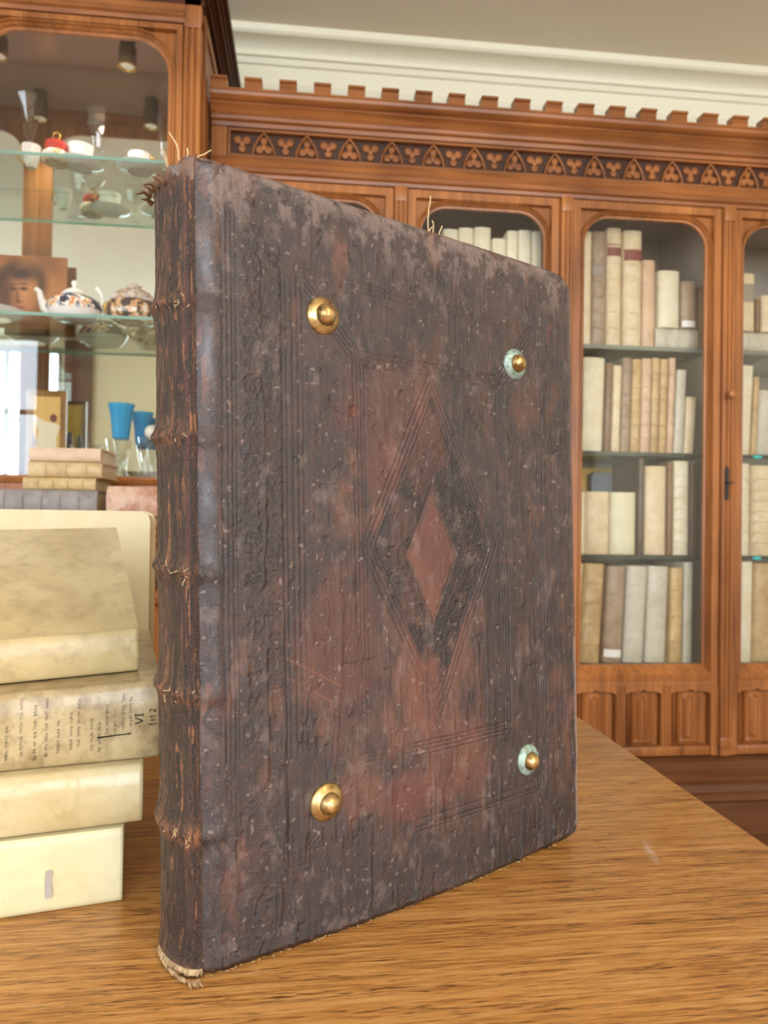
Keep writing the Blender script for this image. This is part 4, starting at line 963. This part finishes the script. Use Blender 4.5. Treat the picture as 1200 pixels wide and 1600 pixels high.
# masks
f1 = fbm(s_ * 26 + 3, t_ * 10 + 9, 6, .66); f2 = fbm(s_ * 70 + 13, t_ * 40 + 2, 4); f3 = fbm(s_ * 9 + 50, t_ * 7 + 31, 4)
reg = .55 * gs_(s_ - .20, .10) * gs_(t_ - .16, .12) + .25 * gs_(s_ - .17, .1) * gs_(t_ - .42, .08) + .12
wear = sst(.50, .74, f1 * .7 + f2 * .3 + .30 * (reg - .25)) * .55
wear = np.maximum(wear, .8 * sst(.60, .72, f2) * sst(.45, .6, f1) * .6)
wear = np.maximum(wear, np.minimum(scr, 1) * .85)
dn = fbm(s_ * 90 + 90, t_ * 60 + 14, 6, .7)
hinge_rub = gs_(s_ - .003, .0035) * sst(.50, .62, fbm(s_ * 160, t_ * 60 + 4, 3)); wear = np.maximum(wear * sst(.009, .014, s_), .7 * hinge_rub * sst(.40, .60, fbm(s_ * 20, t_ * 30 + 9, 4)))
gloss = gs_(s_ - .006, .008) * (.45 + .55 * sst(.10, .24, t_)) * (.55 + .45 * sst(.35, .55, fbm(s_ * 60, t_ * 22 + 31, 4)))
gloss = np.maximum(gloss, .42 * np.exp(-np.clip(s_, 0, 1) / .07) * sst(.02, .2, t_))
for b_ in BANDS: gloss *= 1 - .6 * gs_(t_ - b_, .005)
red = np.clip(sst(1.06, .80, q2 + .5 * (f2 - .5)) * .8, 0, 1)
def patch(cx, cz, rx, rz, sharp=.35): return sst(1 + sharp, 1 - sharp, np.hypot((s_ - cx) / rx, (t_ - cz) / rz) + 1.2 * (f2 - .5))
red = np.maximum(red, patch(.183, .160, .017, .034) * .85); red = np.maximum(red, .8 * patch(.165, .085, .032, .020)); red = np.maximum(red, .5 * patch(.105, .2, .03, .06)); red = np.maximum(red, .55 * patch(.215, .105, .04, .03))
red = np.maximum(red, .45 * patch(.16, .37, .05, .05)); red = np.maximum(red, sst(.3, .6, chip)); red = np.maximum(red, .55 * patch(.145, .345, .02, .03))
dark = band * (.42 + .5 * sst(.42, .6, f2)) + .35 * col1 * sst(.4, .6, f2) + .25 * col2
dark = np.maximum(dark, .85 * patch(.192, .160, .014, .020) * (t_ > .14)); dark = np.maximum(dark, .55 * np.minimum(lines, 1)); dark = np.maximum(dark, .55 * sst(.07, .02, t_) * sst(.35, .6, f3 + .1)); dark = np.maximum(dark, .40 * sst(.56, .70, f3))
dark = np.clip(dark * (1 - .85 * red), 0, 1)
dust = .8 * sst(.020, .003, H - t_) * sst(.36, .6, fbm(s_ * 120, t_ * 150, 6, .7)); dust = np.maximum(dust, .6 * sst(.06, .01, H - t_) * sst(.48, .62, dn)); dust = np.maximum(dust, 1.0 * sst(.0085, .0050, ds_edge + .004 * (dn - .5)) * np.where((t_ < .19) & (t_ > .008), 1, .3)); dust = np.maximum(dust, .30 * sst(.58, .74, dn))
white_specks = .8 * sst(.80, .86, fbm(s_ * 300 + 7, t_ * 300 + 1, 2)); dust = np.maximum(dust, white_specks)
rim_red = sst(.0075, .0035, ds_edge) * ((t_ > .19) & (t_ < .42)); red = np.maximum(red, rim_red); red = red * sst(.004, .014, s_)
Pf = np.stack([s_ - SH_X * t_w, LEAN * t_w - h, t_w], -1)
# back rim of the board
BT = .011
def strip(idx):  # side wall points at board thickness
    p = Pf.reshape(-1, 3)[idx].copy(); p[:, 1] = LEAN * p[:, 2] + BT; return p
nv = NX * NY; ring = np.concatenate([np.arange(NX), np.arange(1, NY) * NX + NX - 1, (NY - 1) * NX + np.arange(NX - 2, -1, -1), np.arange(NY - 2, 0, -1) * NX])
Pb = strip(ring); n = len(ring); ringf = np.stack([ring, nv + np.arange(n), nv + (np.arange(n) + 1) % n, np.roll(ring, -1)], -1)
P_all = np.concatenate([Pf.reshape(-1, 3), Pb]); F_all = grid_faces(NY, NX).tolist() + ringf.tolist() + [list(range(nv + n - 1, nv - 1, -1))]
def ex(a, k_=1.0): return np.concatenate([a.ravel(), a.ravel()[ring] * k_])
np_mesh('front_cover', P_all, F_all, {'gloss': ex(gloss), 'wear': ex(wear), 'red': np.concatenate([red.ravel(), np.maximum(red.ravel()[ring], .5)]), 'dark': ex(dark, .3), 'dust': ex(dust)}, M['leather'], big)
# back cover (plain), text block
def shear(x, y, z): return (x - SH_X * z, y + LEAN * z, z)
bcv = MB().box(0, W, T - BT, T, .001, H, .003); bcv.v = [shear(*p) for p in bcv.v]
o = bcv.build('back_cover', M['leather'], big, 30)
tbk = MB().box(.006, W - .012, BT + .0005, T - BT - .0005, .006, H - .008); tbk.v = [shear(*p) for p in tbk.v]; tbk.build('text_block', M['pages'], big, 0)
# spine
NP_, NZ = 90, 700
ph = np.linspace(0, PI, NP_)[None, :]; tz = np.linspace(0, 1, NZ)[:, None] * H; tz = tz + 0 * ph; ph = ph + 0 * tz
tilt = .004 * (ph / PI - .3)
prof_b = np.zeros_like(tz)
for b_ in BANDS: prof_b += .0030 * gs_(tz - b_ - tilt, .010) + .0024 * gs_(tz - b_ - tilt, .0032)
bul = .0125 + prof_b * np.sin(ph) ** .5
end = .0026 * sst(.022, 0, tz) + .0012 * sst(.03, 0, H - tz); bul = bul + end
n_st = fbm(ph * 26, tz * 30, 4); n_f = fbm(ph * 9 + 20, tz * 90 + 3, 4); n_h = fbm(ph * 60, tz * 130, 3)
rough_h = .0010 * (n_st - .5) + .0014 * (n_f - .5) + .0006 * (n_h - .5)
xx = -(bul + rough_h) * np.sin(ph); yy = .0048 + (T - .0048) / 2 * (1 - np.cos(ph)) - prof_b * .4 * np.maximum(np.cos(ph), 0)
xx = np.where(ph < .25, xx + .002 * (1 - ph / .25), xx)
tzz = tz + (.004 * (fbm(ph * 14, tz * 0 + 4, 3) - .5)) * sst(.02, 0, H - tz) * 2 - (.003 * fbm(ph * 16, tz * 0 + 9, 3)) * sst(.015, 0, tz) * 0
drop = .008 * np.sin(ph) * sst(.02, 0, H - tz); tzz = tzz - drop
Ps = np.stack([xx - SH_X * tzz, yy + LEAN * tzz, tzz], -1)
bandm = np.zeros_like(tz)
for b_ in BANDS: bandm += gs_(tz - b_ - tilt, .0065)
n_g = fbm(ph * 40, tz * 22 + 9, 5, .7)
wr = .55 * sst(.56, .72, n_g) * (.5 + .5 * n_h) + .0 * tz
wr = np.maximum(wr, np.minimum(1, bandm) * sst(.46, .66, fbm(ph * 16 + 60, tz * 170, 5, .7)) * .8)
wr = np.maximum(wr, .9 * sst(.64, .72, fbm(ph * 9 + 5, tz * 44 + 60, 5, .65)))
wr = np.maximum(wr, .7 * sst(.03, .0, H - tz) * n_f * 1.2)
wr = np.maximum(wr, .95 * gs_(tz - .092 + .002, .008) * sst(.42, .56, fbm(ph * 14 + 9, tz * 110, 5, .7)))
rd = np.maximum(gs_(ph - .38, .22) * sst(.4, .6, n_f) * .9, .25 * sst(.5, .7, n_f)) * np.where(tz > .2, 1, .4)
dk = .6 * sst(.45, .62, fbm(ph * 4, tz * 14, 4)); dk = np.maximum(dk, .8 * gs_(ph - .30, .10))
dus = .45 * sst(.55, .7, n_h) * gs_(ph - PI * .6, .7) + .6 * sst(.012, 0, tz) * n_f
np_mesh('spine', Ps, grid_faces(NZ, NP_), {'wear': wr, 'red': rd, 'dark': dk * (1 - wr), 'dust': np.clip(dus, 0, 1)}, M['spine_leather'], big)
# torn head and tail caps, frayed threads
thread = flat('frayed_thread', (206, 176, 132), .7); torn = vellum('torn_leather_edge', (112, 78, 54), (82, 54, 38), (52, 34, 24), sc=6, amt=.7)
def ragged(z_of, h_of, out, n_=160, lean_out=.3, th_=.0009, amax=.98):
    """a torn strip of leather following the curve of the spine"""
    mb = MB(); v = []; f = []
    for k_ in range(n_ + 1):
        a = PI * k_ / n_ * amax + .01; z0 = z_of(a); hh = h_of(a, k_)
        for (o_, zz) in ((out, z0), (out + hh * lean_out, z0 + hh), (out + hh * lean_out - th_, z0 + hh), (out - th_ * 1.6, z0)):
            v.append(shear(-o_ * math.sin(a), .0048 + (T - .0048) / 2 * (1 - math.cos(a)) - .3 * (o_ - .0118) * math.cos(a), zz))
    for k_ in range(n_):
        for q in range(4): f.append((k_ * 4 + q, k_ * 4 + (q + 1) % 4, k_ * 4 + 4 + (q + 1) % 4, k_ * 4 + 4 + q))
    f += [(0, 1, 2, 3), (n_ * 4 + 3, n_ * 4 + 2, n_ * 4 + 1, n_ * 4)]
    return mb.add(v, f)
nz = lambda x, o=4, y=0.0: float(fbm(np.array([x]), np.array([y]), o, .65)[0])
ragged(lambda a: H - .016 - .006 * math.sin(a), lambda a, k_: .0125 + .010 * (nz(a * 9, 5, 3.3) - .4) + .003 * random.random(), .0118, 150, .16).build('torn_head_cap', torn, big, 60)
for k_ in range(5):
    a = PI * (.42 + .11 * k_); x = -.0145 * math.sin(a) ** .6; y = T / 2 * (1 - math.cos(a)); l_ = random.uniform(.006, .012); z = H - .016 + .004 * random.random()
    MB().tube([shear(x, y, z), shear(x - l_ * .5, y - .001, z + .002), shear(x - l_, y, z + random.uniform(-.003, .003))], [.0022, .0014, .0004], 5).build('torn_flap', torn, big, 60)
tail = ragged(lambda a: .0052, lambda a, k_: -(.0010 + .0040 * nz(a * 16, 5, 7.7) + .0010 * random.random()), .0150, 200, -.5, .0007, .62)
for k_ in range(30):
    a = PI * (.03 + .5 * random.random()); x = -.0162 * math.sin(a) ** .6; y = T / 2 * (1 - math.cos(a)) - .003; l_ = .001 + .005 * random.random() ** 2
    dx_ = -.5 + random.random() * .8
    tail.tube([shear(x, y, .0026), shear(x + l_ * dx_ * .5, y - l_ * .6, .0014), shear(x + l_ * dx_, y - l_ * 1.1, .0010)], [.0014, .0009, .0004], 5)
o = tail.build('torn_tail_cap', vellum('torn_cream_lining', (196, 166, 120), (146, 106, 70), (84, 56, 38), sc=7, amt=.7, rough=.7, spot=.55), big, 60); o['label'] = 'torn cream lining at the foot of the spine'
def squig(base, dirv, l_, n_=10, amp=.15, bend=(0, 0, 0)):
    p = Vector(base); d_ = Vector(dirv).normalized(); out = [p.copy()]
    for k_ in range(n_):
        d_ = (d_ + Vector((random.uniform(-amp, amp), random.uniform(-amp, amp), random.uniform(-amp, amp))) + Vector(bend) * .1).normalized(); p = p + d_ * (l_ / n_); out.append(p.copy())
    return out
th = MB()
for (x, y, z, dx_, dy_, dz_, l_) in ((-.004, .020, H - .006, -.25, 0, 1, .030), (-.006, .024, H - .008, .55, .1, 1, .034), (-.008, .022, H - .010, -.7, 0, .8, .016), (-.003, .018, H - .008, .2, .0, 1, .018), (-.009, .026, H - .010, -.2, .2, 1, .020), (-.004, .024, H - .006, .9, 0, .5, .014)):
    MB().tube(squig(shear(x, y, z), (dx_, dy_, dz_), l_, 12, .22), .00048, 5).build('loose_thread', thread, big, 60)
for (x, l_, b_) in ((.2020, .030, (0, 0, 0)), (.2030, .014, (.9, 0, -.2)), (.2065, .012, (-.2, 0, 0)), (.2130, .011, (.3, 0, 0))):
    MB().tube(squig(shear(x, .006, H - .002), (.08, 0, 1), l_, 12, .18, b_), .00055, 5).build('loose_thread', thread, big, 60)
for _ in range(60):
    x = random.uniform(.0, W - .02); th.tube(squig(shear(x, -.001 - .009 * math.sin(PI * x / W), .0020), (random.uniform(-.6, .6), -1, .25), random.uniform(.001, .0028), 4, .5), .00022, 4)
for _ in range(34):
    b_ = random.choice(BANDS); a = random.uniform(.25, 1.8); th.tube(squig(shear(-.0165 * math.sin(a), T / 2 * (1 - math.cos(a)), b_ + random.uniform(-.006, .004)), (random.uniform(-1, .2), -.8, random.uniform(-1, .6)), random.uniform(.002, .006), 5, .6), .00026, 4)
th.build('frayed_fibres', thread, big, 0)['kind'] = 'stuff'
# bosses
brass = NT('old_brass'); v = brass.coords(); a = brass.noise(v, 160, 4, .6); c = brass.ramp(a, [(.32, (112, 82, 46)), (.45, (190, 156, 100)), (.65, (222, 192, 138))]); brass.bump(a, .1, .0006); M['old_brass'] = brass.fin(c, .33, .5, .88)
verd = NT('verdigris'); v = verd.coords(); a = verd.noise(v, 260, 4, .6); c = verd.ramp(a, [(.32, (96, 104, 84)), (.5, (146, 164, 150)), (.7, (176, 196, 186))]); verd.bump(a, .15, .0008); M['verdigris'] = verd.fin(c, .45, .5, .25)
def surf(s0, t0):
    j0 = int(round(t0 / H * (NY - 1))); i0 = int(np.argmin(np.abs(s_[j0] - s0))); return -float(np.median(h[max(j0 - 12, 0):j0 + 12, max(i0 - 12, 0):i0 + 12]))
for (s0, t0, rim, lab) in ((.0950, .4472, 'old_brass', 'brass boss, upper left'), (.2955, .4399, 'verdigris', 'boss with greenish rim and brass dome, upper right'), (.0905, .0960, 'old_brass', 'brass boss, lower left'), (.3015, .0865, 'verdigris', 'boss with greenish rim and brass dome, lower right')):
    y0 = surf(s0, t0); Mx = Matrix.Translation(shear(s0, y0 + .0006, t0)) @ Matrix.Rotation(PI / 2, 4, 'X')
    b_ = MB().lathe([(.0134, -.001), (.0138, .0008), (.0130, .0020), (.0095, .0040), (.0082, .0046), (.0078, .0040), (.0003, .0042)], 32, Mx).build('boss', M[rim], big, 50); b_['label'] = lab
    MB().lathe([(.0080, .0040), (.0078, .0056), (.0066, .0086), (.0044, .0106), (.0020, .0115), (.0003, .0117)], 28, Mx).build('dome', M['old_brass'], b_, 60)

# ------------------------------------------------------------------ stack of vellum books on the table
def lying_book(name, L_, D_, th, mat, loc, rz, label, gap_back=0.0, taper=0.0, bulge=.008, bands=(), inset=.006, flatsp=False, lift=0.0, bd=.0025):
    """origin at the front right bottom corner; x along the spine to the left (negative), y away, z up"""
    o = thing(name, label, 'book', loc, rz, 'vellum books stacked on the table')
    NXs, NA = 90, 26
    # spine
    P = np.zeros((NA, NXs, 3)); xs = np.linspace(-L_, 0, NXs)
    for j in range(NA):
        q = j / (NA - 1); a = -PI / 2 + PI * q
        zz = .5 + .5 * math.sin(a) if not flatsp else q
        yy = -bulge * (math.cos(a) ** .8 if not flatsp else (math.cos(a) ** .25))
        P[j, :, 0] = xs; tk = th + taper * xs
        P[j, :, 1] = yy + .0012 * (fbm(xs * 30, xs * 0 + q * 5, 3) - .5) * math.cos(a)
        P[j, :, 2] = zz * tk
        for (bx, bw, bh) in bands: P[j, :, 1] -= bh * gs_(xs - bx, bw) * math.cos(a) ** .5
    Po = P; Pi = P.copy(); Pi[:, :, 1] += .0022
    V = np.concatenate([Po.reshape(-1, 3), Pi.reshape(-1, 3)]); n_ = NA * NXs
    F = grid_faces(NA, NXs).tolist() + (grid_faces(NA, NXs)[:, ::-1] + n_).tolist()
    for j in range(NA - 1): F.append([j * NXs + NXs - 1, n_ + j * NXs + NXs - 1, n_ + (j + 1) * NXs + NXs - 1, (j + 1) * NXs + NXs - 1]); F.append([j * NXs, (j + 1) * NXs, n_ + (j + 1) * NXs, n_ + j * NXs])
    me = np_mesh('spine', V, F, {}, mat, o)
    # boards (the upper one may spring open by gap_back at the fore-edge)
    lo_ = MB().box(-L_, 0, .0005, D_, 0, bd, .0009); lo_.build('lower_board', mat, o, 40)
    up_ = MB(); ny, nx = 16, 24; v = []; 
    for k_ in range(2):
        for j in range(ny + 1):
            for i in range(nx + 1):
                x = -L_ + L_ * i / nx; y = .0005 + (D_ - .0005) * j / ny; q = j / ny
                z = th + taper * x + gap_back * (q ** .92) + (-bd if k_ == 0 else 0) + .0012 * math.sin(PI * q) * (1 if gap_back else .3)
                v.append((x, y, z))
    n2 = (ny + 1) * (nx + 1); f = []
    for j in range(ny):
        for i in range(nx):
            a = j * (nx + 1) + i; f.append((n2 + a, n2 + a + 1, n2 + a + nx + 2, n2 + a + nx + 1)); f.append((a, a + nx + 1, a + nx + 2, a + 1))
    per = [i for i in range(nx + 1)] + [j * (nx + 1) + nx for j in range(1, ny + 1)] + [ny * (nx + 1) + i for i in range(nx - 1, -1, -1)] + [j * (nx + 1) for j in range(ny - 1, 0, -1)]
    for k_ in range(len(per)): a, b = per[k_], per[(k_ + 1) % len(per)]; f.append((a, b, n2 + b, n2 + a))
    up_.add(v, f); up_.build('upper_board', mat, o, 40)
    # text block, wedge shaped when the board springs open
    g = gap_back; x0, x1 = -L_ + inset, -inset
    zt = lambda x, y: th + taper * x - bd - .0006 + g * max(0, (y / D_)) ** .92 - (.0010 if g else 0)
    y0, y1 = .0006, D_ - .005
    tbk = MB().add([(x0, y0, bd + .0004), (x1, y0, bd + .0004), (x1, y1, bd + .0004), (x0, y1, bd + .0004), (x0, y0, zt(x0, y0)), (x1, y0, zt(x1, y0)), (x1, y1, zt(x1, y1)), (x0, y1, zt(x0, y1))],
                   [(0, 3, 2, 1), (4, 5, 6, 7), (0, 1, 5, 4), (1, 2, 6, 5), (2, 3, 7, 6), (3, 0, 4, 7)])
    tbk.build('text_block', M['pages'], o, 0)
    return o
R = math.radians
V1 = vellum('vellum_brown_yellow', (206, 182, 132), (184, 158, 110), (138, 114, 82), amt=.45, sc=1.1, rough=.34, spot=.6)
V2 = vellum('vellum_brown_stained', (196, 174, 130), (160, 132, 90), (104, 76, 48), amt=.6, sc=1.0, rough=.24, spot=.58)
V3 = vellum('vellum_pale_waxy', (218, 200, 156), (196, 172, 124), (166, 132, 84), amt=.35, sc=.9, rough=.22, spot=.62)
V4 = vellum('vellum_clean_cream', (222, 209, 168), (210, 195, 150), (196, 172, 120), amt=.25, sc=.9, rough=.42, spot=.64)
c4 = (*atz(191, 1406, TZ + .0005), TZ + .0005)
b4 = lying_book('book', .26, .165, .0565, V4, c4, R(13), 'clean cream vellum book with square spine at the bottom of the stack', 0, 0, .0035, ((-.052, .0022, .0006), (-.16, .0022, .0006)), .012, True)
MB().prism([(-.0545, .012), (-.050, .012), (-.0495, .018), (-.0505, .024), (-.0495, .031), (-.0515, .033), (-.0545, .032), (-.055, .022)], -.0050, -.0042, 'y').build('paper_stain', flat('lilac_stain', (172, 158, 148), .6), b4, 0)['label'] = 'grey-lilac stain on the spine'
z3 = TZ + .0005 + .0567 + .0006
c3 = (*atz(222, 1281, z3), z3)
b3 = lying_book('book', .28, .20, .0455, V3, c3, R(14), 'glossy pale vellum book with rounded spine, second from the bottom of the stack', 0, 0, .009, ((-.051, .0016, .0012), (-.125, .0016, .0012)), .006)
z2 = z3 + .0456 + .0004
c2 = (*atz(250, 1181, z2), z2)
b2 = lying_book('book', .30, .28, .0625, V2, c2, R(14), 'brown-stained vellum book with handwritten spine, second from the top of the stack', 0, .03, .0075, ((-.052, .0018, .0010), (-.13, .0018, .0010)), .006)
z1 = z2 + .0626
c1 = (*atz(217, 1048, z1), z1)
b1 = lying_book('book', .30, .21, .036, V1, (c1[0], c1[1], z1 + .0006), R(19), 'yellow-brown vellum book with upper board sprung open, on top of the stack', .084, .0, .006, (), .005)
b1.rotation_euler = (0, R(-1.6), R(19))
# handwriting on the spine of the second book
def spine_pt(x, z, th=.0625, taper=.03, bulge=.0075):
    tk = th + taper * x; q = min(max(z / tk, .02), .98); s = 2 * q - 1; c = math.sqrt(max(1 - s * s, 0)); y = -bulge * c ** .8
    for (bx, bw, bh) in ((-.052, .0018, .0010), (-.13, .0018, .0010)): y -= bh * math.exp(-((x - bx) / bw) ** 2) * c ** .5
    return (x, y - .0010, z)
ink = flat('brown_ink', (66, 44, 24), .6); inkb = flat('black_ink', (24, 18, 14), .5)
hw = MB(); random.seed(11)
for k_, (x, za, zb_) in enumerate(((-.1230, .012, .030), (-.1120, .010, .036), (-.1020, .012, .050), (-.0925, .008, .052), (-.0845, .010, .050), (-.0760, .012, .036), (-.0670, .014, .040), (-.0615, .016, .048), (-.0520, .012, .034), (-.0465, .010, .036), (-.0410, .024, .042), (-.0350, .022, .038), (-.0290, .026, .052), (-.0235, .028, .052))):
    z = za
    while z < zb_:
        n_ = random.randint(3, 7); pts = []
        for j in range(n_ * 2):
            pts.append(spine_pt(x + (.0011 if j % 2 else -.0011) * random.uniform(.5, 1.3) + .0004 * j * 0, z)); z += random.uniform(.0004, .0010)
        hw.tube(pts, .00019, 4); z += random.uniform(.0008, .0022)
hw.build('handwriting', ink, b2, 0)['label'] = 'lines of faded brown handwriting'
nb = MB()
def stroke(cx, cz, pts, r, sc):       # letters run upwards: letter right = +z, letter up = -x
    q = []
    for a, b in zip(pts[:-1], pts[1:]):
        for j in range(5): u = j / 4; q.append(spine_pt(cx - (a[1] + (b[1] - a[1]) * u) * sc, cz + (a[0] + (b[0] - a[0]) * u) * sc))
    nb.tube(q, r, 5)
S_ = .0060
stroke(-.0140, .0300, [(0, 1), (.35, 0), (.8, 1)], .00042, S_); stroke(-.0140, .0300, [(1.15, 1), (1.15, 0)], .00042, S_); stroke(-.0140, .0300, [(.95, 1), (1.35, 1)], .0003, S_); stroke(-.0140, .0300, [(.95, 0), (1.35, 0)], .0003, S_)
S_ = .0048
stroke(-.0045, .0280, [(0, .7), (.2, 1), (.2, -.3)], .00030, S_)
stroke(-.0045, .0280, [(1.1, .6), (.8, .65), (.7, .45), (1.0, .3), (.95, .05), (.65, 0)], .00026, S_)
stroke(-.0045, .0280, [(1.45, 1), (1.45, .1), (1.65, 0)], .00026, S_); stroke(-.0045, .0280, [(1.25, .65), (1.7, .65)], .00024, S_)
stroke(-.0045, .0280, [(2.15, .75), (2.35, 1), (2.65, .85), (2.6, .5), (2.15, 0), (2.8, 0)], .00028, S_)
nb.tube([spine_pt(-.0480 + .025 * j / 8, .0215 + .0012 * j / 8) for j in range(9)], [.0007, .0006, .0005, .0005, .0004, .0004, .0004, .0004, .0006], 5)
nb.build('shelf_mark', inkb, b2, 0)['label'] = 'VI and 1st 2 written in black ink'
# large cream vellum volume standing behind the stack
cv = vellum('vellum_smooth_cream', (228, 210, 168), (220, 198, 152), (212, 186, 136), amt=.2, rough=.45, sc=.7)
cr = thing('large_book', 'large smooth cream vellum volume standing upright behind the stack', 'book', (at(234, 850, 1.0)[0], 1.0, TZ + .0005), R(3))
hC = 1.067 - TZ - .0005
fc = MB().prism([(-.40, 0), (-.002, 0), (0, .003), (0, hC - .012), (-.003, hC - .004), (-.012, hC), (-.40, hC)], 0, .005, 'y'); fc.build('front_cover', cv, cr, 40)
fc = MB().prism([(-.40, 0), (-.002, 0), (0, .003), (0, hC - .012), (-.003, hC - .004), (-.012, hC), (-.40, hC)], .045, .050, 'y'); fc.build('back_cover', cv, cr, 40)
MB().box(-.398, -.006, .005, .045, .003, hC - .006).build('text_block', M['pages'], cr, 0)
MB().box(-.408, -.400, 0, .050, 0, hC, .002).build('spine', cv, cr, 30)
